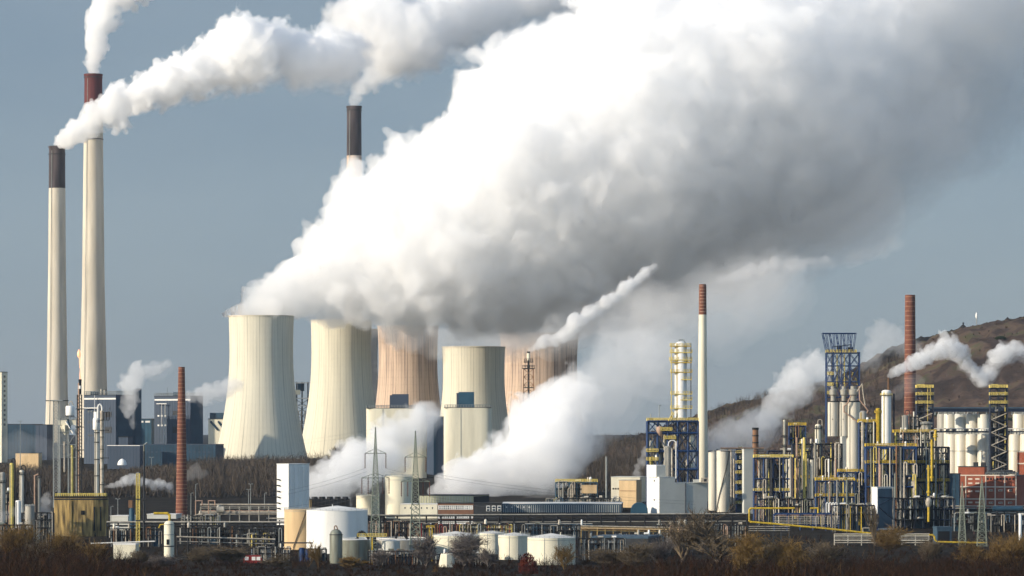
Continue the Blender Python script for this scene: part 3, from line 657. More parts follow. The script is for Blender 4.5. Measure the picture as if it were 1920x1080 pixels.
t = T('flame', 'small orange gas flame above the thin dark flare stack', 'flame', 150.3, 1690, 711); rr = random.Random(3); q = t.mb()
q.lathe(150.3, 0, [(711,1.1),(706,1.2),(700,.8),(694,.5),(690,.4)], 8); q.lathe(149.6, 0, [(690,.5),(684,.8),(680,1.2),(674,.9),(671,1.6)], 8); q.lathe(148.2, 0, [(671,1.4),(668,3),(664,3.6),(660,2.8),(657,1.6),(655,.5)], 9); t.solo(q, fm, True)
t = T('lattice_mast', 'grey lattice stair mast standing against the pale chimney foot', 'mast', 104, 2000); q = t.mb()
for xx in (100,109):
    for v in (0,9): q.bar((xx,752,v), (xx,t.yb,v), .6)
for i in range(26): y = 752+6.6*i; q.bar((100,y,0), (109,y+6.6,0), .45).bar((109,y,0), (100,y,0), .4).bar((109,y,9), (100,y+6.6,9), .4)
t.part('lattice', q, 'steel'); t.part('cap_platform', t.mb().box(96, 118, 750, 752, -2, 11), 'steel')
t = T('catalyst_structure', 'cream hopper drum and chutes on a pale platform left of the flare stack', 'process structure', 128, 1950, group='process structures')
t.part('drum', t.mb().lathe(131, 4, [(779,8),(778,8.4),(763,8.4),(761,7)], 20), 'white', smooth=True); t.part('drum_base', t.mb().ring(131, 4, 6, 8.6, 781, 1.6, 20), 'dark')
t.part('hopper', t.mb().box(110, 143, 788, 797, 0, 10).lathe(122, 5, [(815,3),(797,11)], 4), 'cream'); t.part('chute', t.mb().bar((124,790,-2), (138,812,-2), 2.2), 'white'); t.part('chute', t.mb().bar((127,786,-2.6), (133,806,-2.6), 1.6), 'navy')
q = t.mb()
for xx in (112,128,143):
    for v in (0,10): q.bar((xx,784,v), (xx,t.yb,v), .8)
for y in (787,810,834,858): q.bar((110,y,0), (145,y,0), .9).bar((110,y,10), (145,y,10), .7)
for y in (810,834): q.bar((112,y,0), (128,y+24,0), .5).bar((128,y+24,0),(143,y,0),.5)
t.part('steel_frame', q, 'steel'); t.part('railing', t.mb().rail(110, 145, 786, 0, 10, 4, 4, .35).rail(110, 145, 809, 0, 10, 4, 4, .35), 'steel')
t.part('vent_pipe', t.mb().tube([(128,762,3),(130,754,3),(134,752,3),(137,760,3)], .8), 'pipe'); t.part('duct', t.mb().bar((121,828,-1),(121,885,-1),1.7,8), 'pipe')
column(135, 1680, 2.4, 835, 'thin olive pole column between flare stack and lattice mast', 'pale_yellow', 930, (), pipe=0)
# rows of vessels at the left edge
column(4, 1560, 6, 885, 'banded silver column at the left frame edge', 'dullsilver', None, (905,), 'dark', 'dark', rings=6, group='left edge columns')
column(22, 1600, 4, 868, 'cream column with an arched black pipe, second from the left edge', 'pale_yellow', None, (), pipe=1.1, pipem='black', group='left edge columns')
column(40.5, 1600, 4.4, 881, 'silver column with a round dark cap pipe left of the low steam', 'silver', None, (890,), 'dark', 'black', pipe=1.2, pipem='black', group='left edge columns', rings=3)
column(73, 1600, 3, 892, 'short slim column joined to a copper pipe beside the heater block', 'dullsilver', None, (896,), 'dark', 'black', pipe=0, group='left edge columns')
pipe_run('copper pipe with a bent head left of the short slim column', [(65.5,960,-2),(65.5,892,-2),(72,889,-2)], 1600, 1.6, 'copper')
column(34.5, 1450, 5.2, 938, 'bright white cylinder with a rust red cap at the left', 'white', None, (), dome=.3, group='left edge columns')
tank(56, 1500, 9, 950, 'small sooty drum tank with pipe clutter left of the heater block', 'dullsilver', cone=.3, group='small left tanks')
frame('pump_structure', 'low dark pipe and pump structure between white cylinder and heater block', 40, 100, 962, 1520, 14, 5, (975,990), 'dark', pipes=16, seed=4, vessels=3, br=.7, pipemats=('dullsilver','pipe','rust','dark'))
frame('pump_structure', 'dark pump structure behind the left edge columns', -8, 44, 925, 1640, 12, 4, (945,965), 'dark', pipes=14, seed=9, vessels=3, br=.7, pipemats=('dullsilver','copper','dark','rust'))
# olive mast and its flare tip
t = T('lattice_mast', 'rusty yellow lattice mast with a dark vent pipe, right of the heater block', 'mast', 264, 1560); q = t.mb()
for xx in (256,262):
    for v in (-3,3): q.bar((xx,888,v), (xx,t.yb,v), .75)
for i in range(24): y = 888+6*i; q.bar((256,y,-3), (262,y+6,-3), .5).bar((262,y,-3), (256,y,-3), .5).bar((262,y,3), (256,y+6,3), .5)
t.part('lattice', q, 'pale_yellow'); t.part('vent_pipe', t.mb().cyl(270, 0, 2.3, 846, t.yb, 10, 1.7), 'dark', smooth=True); t.part('vent_pipe', t.mb().cyl(270, 0, 1.5, 833, 846, 10), 'greenish', smooth=True)
t.part('tip', t.mb().bar((270,834,0),(276,830,0),1.1), 'steel'); t.part('bracket', t.mb().box(255, 275, 935, 937, -4, 4).box(255, 275, 975, 977, -4, 4).box(262,275,885,886.5,-3,3), 'dark')
# brick chimney neighbour details, flat pale roof, yellow pipe vessel
t = building('flat_shed', 'low pale roofed shed right of the heater block', 'shed', 206, 240, 250, 968, 1720, R(-10), 'grey', flatroof='roof')
t = building('flat_shed', 'long low white roofed shed behind the yellow bent pipe', 'shed', 275, 330, 336, 965, 1850, R(-6), 'grey', flatroof='roof')
t = building('blue_shed', 'dim blue shed behind the foot of the brick chimney', 'shed', 288, 376, 384, 952, 2050, R(-6), 'teal', flatroof='navy')
t = T('vapour_vessel', 'dark capped vessel with rusty head behind the yellow lattice mast', 'vessel', 246, 1650); t.part('shell', t.mb().lathe(247, 0, [(t.yb,5),(956,5),(952,3)], 14), 'teal', smooth=True); t.part('head', t.mb().box(241, 248, 938, 952, -3, 3).lathe(248, 0, [(953,2.6),(941,2.6),(938,1)], 10), 'rust')
pipe_run('thick yellow pipe bending down into the cream vessel', [(288,962.5,0),(314,962.5,0),(318,966,0),(318,980,0)], 1470, 2.4, 'yellow')
t = T('cream_vessel', 'upright cream vessel with a dark hatch under the thick yellow pipe', 'vessel', 317, 1462, group='foreground vessels'); t.part('shell', t.mb().lathe(317, 0, [(t.yb+12,9.5),(983,9.5),(979,8),(976.5,4)], 24), 'cream', smooth=True)
for y in (984,1003): t.part('hoop', t.mb().ring(317, 0, 9.3, 10, y, 1.2, 24), 'steel')
t.part('hatch', t.mb().box(313, 318, 1011, 1021, -10.2, -8.5), 'shade'); t.part('skirt', t.mb().ring(317, 0, 9.3, 10.2, 1025, 2, 24), 'dark'); t.part('side_pipe', t.mb().tube([(298,990,-1),(300,984,-1),(308,983,-1)], 1.1), 'yellow')
t = building('site_cabin', 'pale low cabin under a white pipe at the lower left', 'cabin', 212, 254, 258, 1022, 1440, R(-7), 'cream', flatroof='roof', par=3)
pipe_run('long white pipe over the low pale cabin', [(170,1019,0),(290,1015,0)], 1430, 1.3, 'roof')
t = T('van', 'small red van with white windows among bare shrubs at lower left', 'van', 474, 1400, 1057); t.part('body', t.mb().box(456, 491, 1046, 1056, 0, 12).box(459, 488, 1041, 1046, 1, 11), 'paint_red')
for a in (459,472,481): t.part('window', t.mb().box(a, a+7, 1044, 1050.5, -.4, .2), 'white')
for a in (462,484): t.part('wheel', t.mb().bar((a,1056,-.6), (a,1056,2), 2.6, 12), 'black')
# insulated pipe racks left of the white panel tower
rack('pipe_rack', 'pale insulated pipe rack with two square expansion loops left of the white panel tower', 376, 522, 950, 962, 1800, 10, 8, [(946,2,1.5,'pipe'),(947,7,1.2,'roof'),(960,1,1.4,'pipe'),(958,6,1.2,'copper'),(953,5,1,'dullsilver'),(964,-1,.8,'pipe')], 'dullsilver')
for x0,l in ((367,'left of the pair'),(391,'right of the pair')): pipe_run('square pale expansion loop above the pipe rack, '+l, [(x0,966,0),(x0,939,0),(x0+12,939,0),(x0+12,948,0)], 1795, 1.1, 'copper', 'expansion loops')
t = T('round_exchanger', 'round pale end of a horizontal drum on the pipe rack', 'drum', 410, 1780, 972, 'foreground vessels'); t.solo(t.mb().lathe(410, 4, [(966,2),(962,4.5),(950,4.5),(946,2)], 14).hcyl(406, 420, 956, 4, 7, 16), 'dullsilver', True)
rack('pipe_rack', 'black pipe bridge from the cream vessel to the tan tank', 200, 535, 981, 987, 1640, 12, 16, [(979,2,1,'dullsilver'),(979,6,1.1,'pipe'),(985,0,1,'dark'),(985,5,.8,'rust'),(978,9,.7,'pipe')], 'black')
rack('pipe_rack', 'low double pipe rack sloping gently right among shrubs', 332, 515, 1008, 1016, 1480, 8, 9, [(1006,1,1.2,'pipe'),(1008,5,.9,'dullsilver'),(1015,2,.9,'dullsilver'),(1020,3,.8,'dark')], 'dark', dy=5)
rack('pipe_rack', 'dim pipe rack behind the white panel tower foot', 500, 560, 975, 985, 1700, 10, 5, [(972,2,1.2,'pipe'),(978,5,1,'dullsilver')], 'dark')
frame('pump_structure', 'cluttered pale pump manifold at the foot of the brick chimney', 340, 412, 968, 1740, 12, 9, (975,), 'dullsilver', pipes=22, seed=21, vessels=4, br=.5, pipemats=('pipe','dullsilver','pale_yellow','steel'))
frame('pump_structure', 'dark pump structure below the black pipe bridge, left of the tan tank', 440, 530, 992, 1560, 14, 6, (1004,1018), 'black', pipes=24, seed=23, vessels=5, br=.6, pipemats=('dullsilver','steel','dark','pale_yellow'))
frame('pump_structure', 'dark pump structure below the black pipe bridge, beside the lattice mast', 205, 300, 992, 1560, 12, 6, (1004,), 'dark', pipes=20, seed=24, vessels=3, br=.6, pipemats=('dullsilver','steel','pipe','rust'))
frame('pump_structure', 'dark pump structure right of the cream vessel', 335, 440, 990, 1580, 12, 6, (1000,), 'black', pipes=18, seed=25, vessels=3, br=.6, pipemats=('dullsilver','steel','dark','rust'))
for x,D,yt,l,h in ((221,1750,936,'two headed lamp post right of the heater block',2),(208,1700,950,'short lamp post close to the heater block corner',1),(358,1900,925,'single lamp post right of the brick chimney',1),(367,1980,908,'lamp post second to the right of the brick chimney',1),(466,1950,918,'lamp post above the insulated rack, left one',2),(470,1960,908,'lamp post above the insulated rack, taller one',2),(496,1980,925,'thin lamp post just left of the white panel tower',1),(38,2500,790,'tall lamp mast before the navy hall at the left',2),(284,2600,858,'double lamp post at the end of the grey hall',2)): lamp_post(x, D, yt, l, h)
# white panel tower with five black nozzles, cooling cells, tanks
t = T('panel_tower', 'white panel tower with a column of black nozzles, left of the steam', 'building', 541, 1760, rz=R(-35)); xa, xb = 541-23/math.cos(R(35)), 541; dp = 36/math.sin(R(35))
t.part('wall', t.mb().box(xa, xb, 871, t.yb, 0, dp), 'white'); t.part('cladding', t.mb().box(xb+.05, xb+.6, 874, t.yb-8, 1, dp-1), 'white')
t.part('roof_edge', t.mb().box(xa-.5, xb+.9, 869.5, 871, -.5, dp+.5), 'white')
for y in (899,910,921,932,943,953): t.part('nozzle', t.mb().bar((xa-2,y,2),(xa+9,y+.8,-3),1.3,8), 'black')
for i in range(5): t.part('rib', t.mb().box(xb+.5, xb+1.8, 876, t.yb, 4+i*dp/5.2, 6+i*dp/5.2), 'white')
t = T('cooling_cells', 'low dark cooling cells under the left steam cloud', 'cooling unit', 612, 1840, 968); t.part('casing', t.mb().box(552, 655, 936, 968, 0, 26), 'shade'); q = t.mb()
for i in range(7): q.lathe(560+14.5*i, 13, [(936,6),(931.5,5.6)], 14, False)
t.part('fan_stack', q, 'black'); q = t.mb()
for i in range(15): q.box(552+7.3*i, 553+7.3*i, 934, 968, -1.2, -.05)
t.part('frame_post', q, 'dark'); t.part('louvre', t.mb().box(553, 584, 937, 967, -.8, -.1), 'ochre')
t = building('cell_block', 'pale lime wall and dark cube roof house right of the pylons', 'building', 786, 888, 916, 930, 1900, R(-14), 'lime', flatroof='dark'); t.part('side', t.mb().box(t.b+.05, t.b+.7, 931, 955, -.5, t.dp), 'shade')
q = t.mb()
for i in range(20): q.box(t.a+2+5.1*i, t.a+3+5.1*i, 931, 950, -.8, -.05)
t.part('rib', q, 'grey')
t = tank(748, 1860, 26, 894, 'cream storage tank behind the two left pylons', 'cream', cone=.15, bands=(900,), group='storage tanks')
t = tank(690, 1880, 22, 930, 'low cream tank in front of the steam by the left pylon', 'cream', cone=.1)
t = tank(632, 1510, 57.5, 957, 'big white storage tank with a domed roof in the centre', 'white', 1042, cone=.14)
t = tank(565, 1535, 32, 956, 'tan storage tank with a dark zigzag stair, left of the big white tank', 'tan', 1030, cone=.04, stair=(245,292), bands=(958,))
t = building('cream_hall', 'long cream wall hall behind the right pylon', 'building', 750, 820, 828, 946, 1830, R(-8), 'cream', flatroof='roof')
windows(t, t.a+4, t.b-4, (951,), 6, 2, 3)
t = T('office_building', 'brown brick office with rows of white framed windows right of the pylons', 'building', 821, 1790, rz=R(-4)); t.a, t.b = 821, 888
t.part('wall', t.mb().box(821, 888, 944, t.yb, 0, 30), 'brownbrick'); t.part('wall', t.mb().box(888.2, 940, 944, t.yb, .6, 26), 'dark'); t.part('roof', t.mb().box(820, 941, 942.6, 943.9, -.8, 30.5), 'dark')
for y in (947.5,964,977): t.part('frame_band', t.mb().box(822, 887, y, y+8, -.35, -.05), 'white'); windows(t, 823, 886, (y+.8,), 16, 2.6, 2.9); windows(t, 823, 886, (y+4.4,), 16, 2.6, 2.9)
for a in (912,922.5,933):
    t.part('frame', t.mb().box(a, a+7, 948, 958.5, .1, .55), 'white'); windows(t, a+.9, a+6.1, (949.2,954.2), 1, 5, 3.8)
# vessels and flat topped tanks in front
t = T('dome_vessel', 'dark green upright vessel with a domed top before the big white tank', 'vessel', 630, 1400, group='foreground vessels'); t.part('shell', t.mb().lathe(630, 0, [(t.yb+5,12),(1003,12),(998,10.5),(994,7),(992,2)], 26), 'greenish', smooth=True)
t.part('top_nozzle', t.mb().tube([(627,993,0),(627,987,0),(630,985.5,0),(632,989,0),(634,995,0)], 1), 'rust'); t.part('hoop', t.mb().ring(630, 0, 11.8, 12.6, 1003, 1.3, 26), 'dark')
t = tank(662, 1420, 32, 1012, 'dark rust stained tank with a pale rim right of the domed vessel', 'greenish', cone=.03, bands=(1010,), rm='roof', roofm='roof')
t = tank(752, 1425, 46, 1012, 'wide flat tank with a pale rim behind the right pylon foot', 'dullsilver', cone=.03, bands=(1009,), rm='roof', roofm='roof')
t = tank(733, 1395, 17, 1015, 'pale grey drum in front of the wide flat tank', 'grey', cone=.2, rail=False)
for x,l in ((676,'left of the pair'),(748,'right of the pair')):
    t = T('curved_pipe', 'dark arched vent hood on the flat tanks, '+l, 'pipe', x, 1400, 1010, 'arched vent hoods'); t.solo(t.mb().tube([(x-6,1010,4),(x-5,1002,4),(x,997,4),(x+6,998,4),(x+11,1004,4),(x+16,1011,4)], 2.6, 8), 'black', True)
t = T('support_post', 'yellow post with a walkway bracket between the flat tanks', 'post', 698, 1390, group='yellow posts'); t.part('post', t.mb().box(696.5, 699, 1008, t.yb, 0, 2.5), 'yellow'); t.part('bracket', t.mb().box(670, 725, 1004.5, 1006, 0, 3).rail(670, 725, 1004.5, 0, 3, 4, 5, .4), 'pale_yellow')
tk = [(855,1440,44,1004,'cream tank half hidden by a bare bush, leftmost of the four low cream tanks'),(922,1500,26,1000,'small cream tank with a white roof, second of the four low cream tanks'),(964,1440,30,1004,'cream tank with a white cone roof, third of the four low cream tanks'),(1034,1390,45,1008,'largest low cream tank with a bright white roof, rightmost of the four')]
for x,D,r,y,l in tk: tank(x, D, r, y, l, 'cream', cone=.16, bands=(y+4,), seams=(-.3,.25), group='low cream tanks', roofm='roof', rm='steel')
t = T('bund_wall', 'sunlit low concrete bund below the bare round bush', 'wall', 838, 1365, 1064); t.part('wall', t.mb().lathe(838, 0, [(1064,16),(1040,12),(1038,11)], 8), 'cream')
t = T('support_post', 'yellow gantry post right of the second pylon', 'post', 806, 1420, group='yellow posts'); t.solo(t.mb().box(804, 806, 985, t.yb, 0, 2).box(809, 811, 985, t.yb, 0, 2).rail(800, 814, 990, -2, 4, 4, 3, .5), 'yellow')
frame('valve_manifold', 'jumble of pale valves and pipes behind the low cream tanks', 862, 960, 984, 1520, 10, 9, (992,), 'pale_yellow', pipes=24, seed=31, vessels=4, br=.5, pipemats=('pipe','white','rust','steel','paint_red'))
frame('valve_manifold', 'row of pale bent pipes under the dark bridge behind the big white tank', 690, 770, 980, 1560, 10, 8, (990,), 'dark', pipes=24, seed=32, vessels=2, br=.6, pipemats=('pipe','rust','dullsilver','copper'))
frame('valve_manifold', 'rusty pipe manifold between the pylons and the office', 765, 860, 984, 1580, 10, 8, (992,), 'dark', pipes=22, seed=33, vessels=3, br=.5, pipemats=('rust','copper','dullsilver','paint_red'))
# low clutter between the tanks and the scrub
for nm,l,x0,x1,y,D,n,mats,sd in (('pump_structure','dark tangle of small pipes at the very left below the columns',-10,60,985,1440,16,('dullsilver','dark','rust'),301),
 ('pump_structure','dark skid with pale pipes just left of the domed vessel',560,612,1030,1420,14,('dullsilver','pipe','steel','dark'),302),
 ('pump_structure','black skid with white bent pipes below the tan tank',470,545,1028,1425,20,('pipe','dullsilver','dark','white'),303),
 ('pump_structure','dark pipe skid between the curved vent hoods and the right pylon',690,800,1034,1385,22,('dullsilver','pipe','steel','rust'),304),
 ('pump_structure','dark pipe skid below the leftmost low cream tank',815,905,1040,1370,18,('dullsilver','dark','rust'),305),
 ('pump_structure','grey pipe skid right of the largest low cream tank',1085,1170,1010,1430,22,('dullsilver','steel','bluewall','pipe'),306),
 ('pump_structure','grey pipe field below the rust orange rack',1150,1260,1004,1490,24,('dullsilver','steel','bluewall','dark'),307),
 ('pump_structure','pale pipe manifold behind the two spreading bare trees',1230,1400,985,1560,30,('pipe','dullsilver','copper','steel'),308),
 ('pump_structure','dark pipe field under the black bridge in the centre',950,1100,985,1590,28,('dullsilver','steel','dark','bluewall'),309)):
    frame(nm, l, x0, x1, y, D, 12, max(4,int((x1-x0)/14)), (y+10,), 'black', pipes=n, seed=sd, vessels=int(n/3), br=.6, pipemats=mats, pr=(.5,1.1), shade_share=.5)
t = T('flat_canopy', 'dark flat canopy roof over blue drums below the tan tank', 'canopy', 550, 1415); t.part('roof', t.mb().box(521, 586, 1017, 1019, -4, 14), 'dark'); t.part('post', t.mb().bar((524,1019,0),(524,t.yb,0),.8).bar((583,1019,0),(583,t.yb,0),.8), 'dark'); t.part('drum', t.mb().cyl(566, 4, 5, 1027, t.yb, 14).cyl(576, 4, 4, 1030, t.yb, 14), 'blue', smooth=True)
t = building('flat_shed', 'long low shed with a blue grey roof right of the low cream tanks', 'shed', 1110, 1215, 1240, 1010, 1460, R(-12), 'dark', flatroof='bluewall', par=4)
# central bridge
rack('pipe_bridge', 'long black pipe bridge running right from the big white tank to the yellow pipe', 690, 1400, 968, 977, 1700, 14, 26, [(966,2,1.2,'dullsilver'),(966,8,1.0,'pipe'),(974,3,1,'black'),(974,8,1.2,'dark'),(980,1,.8,'dullsilver')], 'black', br=1.3, dy=-3)
rack('pipe_bridge', 'low rust orange pipe rack below the black bridge, left of the bare trees', 1090, 1300, 988, 994, 1560, 12, 14, [(986,1,1.2,'pipe'),(987,4,1.4,'copper'),(990,0,1,'tan'),(992,7,1.2,'rust'),(995,2,.8,'pipe')], 'ochre', dy=4)
rack('pipe_bridge', 'dim blue pipe trestle right of the low cream tanks', 985, 1110, 983, 990, 1620, 12, 7, [(982,1,1,'dullsilver'),(984,6,1,'bluewall'),(989,3,1,'dark')], 'navy')
t = building('ribbed_hall', 'long blue ribbed hall with a pale roof in the centre right', 'building', 938, 1165, 1172, 945, 1930, R(-3), 'bluewall', flatroof='roof'); q = t.mb()
for i in range(56): q.box(t.a+2+4*i, t.a+2.9+4*i, 947, 962, -.8, -.05)
t.part('rib', q, 'grey'); windows(t, t.a+6, t.a+60, (950,), 5, 3, 2.5, 'white')
t = T('barrel_shed', 'dark blue barrel roofed shed left of the white corner building', 'shed', 1198, 1900); q = t.mb(); n_ = 10
for v in (0,24):
    for k in range(n_+1): a = PI*k/n_; q.v.append(q.pt(1199-16*math.cos(a), 962-20*math.sin(a)**.7, v))
q.f += [(k,k+1,n_+2+k,n_+1+k) for k in range(n_)]+[tuple(range(n_+1))[::-1], tuple(range(n_+1,2*n_+2))]; t.part('roof', q, 'teal', smooth=False); t.part('wall', t.mb().box(1183, 1215, 961, t.yb, .2, 23.8), 'navy')
frame('process_unit', 'low blue process unit with a yellow top deck right of the steam cloud', 1042, 1120, 905, 2060, 18, 6, (917,930), 'teal', decks=(905,), rm='pale_yellow', pipes=22, seed=41, vessels=8, br=.9)
t = T('ghost_drum', 'pale cladded box on the low blue process unit', 'casing', 1106, 2050, 926, 'cladded boxes'); t.solo(t.mb().box(1091, 1119, 911, 925, -2, 12).box(1090.5, 1119.5, 909.5, 911, -2.5, 12.5), 'tan')
frame('pump_structure', 'tangle of grey pipes and drums between low blue unit and tan cube', 1024, 1165, 935, 1980, 14, 10, (943,), 'dullsilver', pipes=26, seed=42, vessels=9, br=.5, pipemats=('pipe','dullsilver','pale_yellow','steel','bluewall'))
t = building('tan_cube', 'tan cube casing left of the white corner building', 'building', 1161, 1193, 1204, 901, 2000, R(-20), 'tan', flatroof='dullsilver'); t.part('seam', t.mb().box(t.a+1, t.b-1, 920, 921, -.5, -.05), 'rust')
t = building('pale_block', 'pale roofed block behind the tan cube', 'building', 1146, 1200, 1215, 895, 2080, R(-12), 'cream', flatroof='grey'); windows(t, t.a+2, t.a+16, (915,), 3, 3, 3, 'shade')
t = T('vent_stack', 'thin pale vent pipe standing before the dark wood', 'vent pipe', 1137, 2050); t.solo(t.mb().cyl(1137, 0, 1.7, 856, t.yb, 10), 'steel', True)
# flare derrick with smoke in front of the cooling tower
t = T('flare_derrick', 'slender steel flare derrick with a pale tip in front of the wide pinkish cooling tower', 'flare stack', 991, 2300); q = t.mb()
hw = lambda y: 10 if y > 720 else 9.5
for sx in (-1,1):
    for v in (-1,1): q.bar((991+sx*9,690,v*8), (991+sx*14,t.yb,v*12), .8)
y = 692
while y < t.yb-14: 
    a = 9+5*(y-690)/(t.yb-690); q.bar((991-a,y,-8), (991+a,y+15,-8), .55).bar((991+a,y,-8), (991-a,y+15,-8), .55).bar((991-a,y,-8), (991+a,y,-8), .5); y += 15
t.part('derrick', q, 'rust'); t.part('riser', t.mb().cyl(991, 0, 1.9, 672, t.yb, 10), 'dark', smooth=True); t.part('tip', t.mb().lathe(991, 0, [(676,2.6),(666,3),(661,2.6)], 12), 'cream', smooth=True); t.part('tip_cap', t.mb().cyl(991, 0, 3, 659, 662, 12), 'black')
for y,w_ in ((678,9),(690,12),(726,10)): t.part('platform', t.mb().box(991-w_, 991+w_, y, y+1.6, -9, 9), 'dark')
t.part('railing', t.mb().rail(980, 1002, 690, -8, 8, 5, 4, .4).rail(983, 999, 678, -7, 7, 5, 4, .4), 'dark')
# pylons, wires
pylon(704, 1480, 803, 1045, 'lattice pylon, left of the two, before the white silo block', [(850,20,28,1),(896,26,30,2)], 10)
pylon(779, 1400, 810, 1062, 'lattice pylon, right of the two, before the white silo block', [(857,20,28,1),(903,27,28,2)], 11.5)
# ------------------------------------------------------------------ right refinery
t = T('corner_building', 'white and grey stepped building with a bright sunlit left face, below the blue steel tower', 'building', 1236, 1900, rz=R(20)); c = math.cos(R(20)); s_ = math.sin(R(20))
W = 92/c; dp = 21/s_
t.part('wall', t.mb().box(1236, 1236+30/c, 895, t.yb, 0, dp).box(1236+30/c+.1, 1236+W, 906, t.yb, 0, dp*.9), 'white'); t.part('shaded_front', t.mb().box(1236.5, 1236+30/c, 896, t.yb, -.5, -.05).box(1236+30/c, 1236+W-.4, 907, t.yb, -.5, -.05), 'grey')  # grey sheet over the white wall paints the front's shade
t.part('upper_block', t.mb().box(1234, 1252, 872, 894.9, 10, dp-4), 'white'); t.part('shaded_upper_front', t.mb().box(1234.3, 1252, 873, 894.9, 9.5, 9.95), 'grey')  # same painted shade on the upper front
t.part('roof_edge', t.mb().box(1235.5, 1236+30/c+.3, 894, 894.95, -.8, dp+.5).box(1236+30/c+.4, 1236+W+.5, 905, 905.95, -.8, dp*.9), 'grey')
for y in (884,900,936): t.part('window', t.mb().box(1235.6, 1236.3, y, y+3.5, 22, 26), 'shade')
t.part('downpipe', t.mb().bar((1289,906,-1.2), (1289,t.yb,-1.2), .9), 'darkblue')
t = frame('column_support_tower', 'tall blue steel tower carrying the white column with yellow platforms', 1214, 1309, 790, 2030, 26, 5, (812,846,880), 'blue', decks=(790,), rm='pale_yellow', pipes=16, seed=51, vessels=26, br=1.9, shade_share=.45, group='blue steel towers', pr=(.7,1.6))
for i,(a,b,y0,y1) in enumerate(((1262,1308,792,850),(1262,1308,850,905),(1225,1262,792,820))): t.part('brace_or_shadow', t.mb().bar((a,y0,-1.2), (b,y1,-1.2), 1.1).bar((b,y0,-1.2), (a,y1,-1.2), 1.1), 'darkblue')
for a,y in ((1214,846),(1214,862),(1247,822),(1217,880),(1240,806)): t.part('side_platform', t.mb().box(a-2, a+20, y, y+1.2, -4, 1).rail(a-2, a+20, y, -4, 1, 4.6, 2.5, .5), 'pale_yellow')
for (xx,yt,h_,r_,m_) in ((1222,826,18,4,'cream'),(1233,850,20,5,'white'),(1246,824,14,4.5,'cream'),(1269,812,22,5,'pale_yellow'),(1283,800,26,4.5,'pipe'),(1298,815,26,4,'cream'),(1272,858,24,5,'dullsilver'),(1290,862,26,5.5,'pipe'),(1302,856,22,3.5,'white'),(1222,856,16,3.5,'pale_yellow')): t.part('drum', t.mb().lathe(xx, 7, [(yt+h_,r_*.6),(yt+h_-3,r_),(yt+3,r_),(yt,r_*.5)], 14), m_, smooth=True)
t.part('drum', t.mb().lathe(1237, 4, [(818,4),(812,7.5),(801,7.5),(799,6)], 18), 'copper', smooth=True); t.part('roof_pipe', t.mb().bar((1236,790,2),(1236,760,2),.7).bar((1236,760,2),(1240,760,2),.7).bar((1220,790,2),(1220,776,2),.9), 'steel')
column(1252, 1960, 6.5, 836, 'grey vertical vessel with an arched pipe on the stepped building', 'dullsilver', 897, (), pipe=0, group='vessels of the blue tower', dome=.5, v=0)
pipe_run('white arched pipe beside the grey vessel on the stepped building', [(1253,836,0),(1254,829,0),(1258,826,0),(1264,826,0),(1267.5,829,0),(1267.5,897,0)], 1955, 1.0, 'white', yb=897)
t = column(1277, 2030, 11.5, 640, 'tall white distillation column ringed with yellow platforms', 'white', 791, (), v=12, group='tall columns', rm='yellow')
for i,y in enumerate((648,660,674,679,697,711,738,749,765)):
    x0, x1 = ((1257,1296),(1257,1298),(1256,1298),(1258,1297),(1258,1298),(1277,1297),(1258,1298),(1276,1298),(1258,1298))[i]
    t.part('platform', t.mb().box(x0, x1, y, y+1.6, 0, 24), 'yellow' if i in (0,3,4) else 'pale_yellow'); t.part('railing', t.mb().rail(x0, x1, y, 1, 22, 4.4, 5, .26), 'pale_yellow')
t.part('riser', t.mb().bar((1259,644,1),(1259,790,1),.8,8), 'pale_yellow'); t.part('riser', t.mb().bar((1295.5,644,1),(1295.5,790,2),.9,8), 'dark'); t.part('top_pipe', t.mb().tube([(1274,642,12),(1274,637,12),(1282,637,12),(1286,644,10),(1289,680,8)], 1.2, 8), 'steel')
t.part('stair_flight', t.mb().bar((1253,790,-1),(1262,772,-1),1).bar((1257,790,-1),(1264,774,-1),.8), 'pale_yellow')
t = T('roof_plant', 'small pale plant boxes on the roof of the stepped building', 'plant box', 1316, 1905, 905); t.part('box', t.mb().box(1300, 1311, 899, 905, 2, 10), 'grey'); t.part('box', t.mb().box(1315, 1327, 896, 905, 2, 10), 'pipe'); t.part('opening', t.mb().box(1320, 1325, 898, 903, 1.7, 2.2), 'shade')
for x,D,r,y,l in ((1337,1960,9,849,'slimmer silver tank at the left of the pair beside the stepped building'),(1356,1940,12.5,846,'fatter silver tank with a dark spiral stair beside the slimmer tank')): tank(x, D, r, y, l, 'silver', cone=.3, group='tall silver tanks', stair=(200,330) if x > 1340 else None, rail=True, rm='darkblue')
pipe_run('tall pale riser pipe, left of two beside the silver tanks', [(1371,946,0),(1371,845,0),(1366,843,0)], 1935, 1.5, 'pipe', 'tall riser pipes')
pipe_run('tall pale riser pipe, right of two beside the silver tanks', [(1379,950,0),(1376,944,0),(1376,860,0)], 1935, 1.6, 'pipe', 'tall riser pipes')
frame('stair_tower', 'narrow blue stair tower with yellow treads between silver tanks and grey panel', 1381, 1395, 842, 1930, 14, 1, [842+9.5*i for i in range(12)], 'blue', decks=[851+19*i for i in range(6)], rm='pale_yellow', group='stair towers', br=1.1, vessels=9, seed=52)
t = building('panel_block', 'narrow blank grey panel block under a roof beam', 'building', 1392, 1395, 1413, 843, 1915, R(16), 'grey', flatroof='grey')
t = rack('pipe_rack', 'thin roof level pipe beam joining silver tanks and grey panel block', 1352, 1432, 842, 846, 1925, 8, 4, [(840,1,.9,'rust'),(841,5,.8,'dullsilver')], 'dark', legs=False)
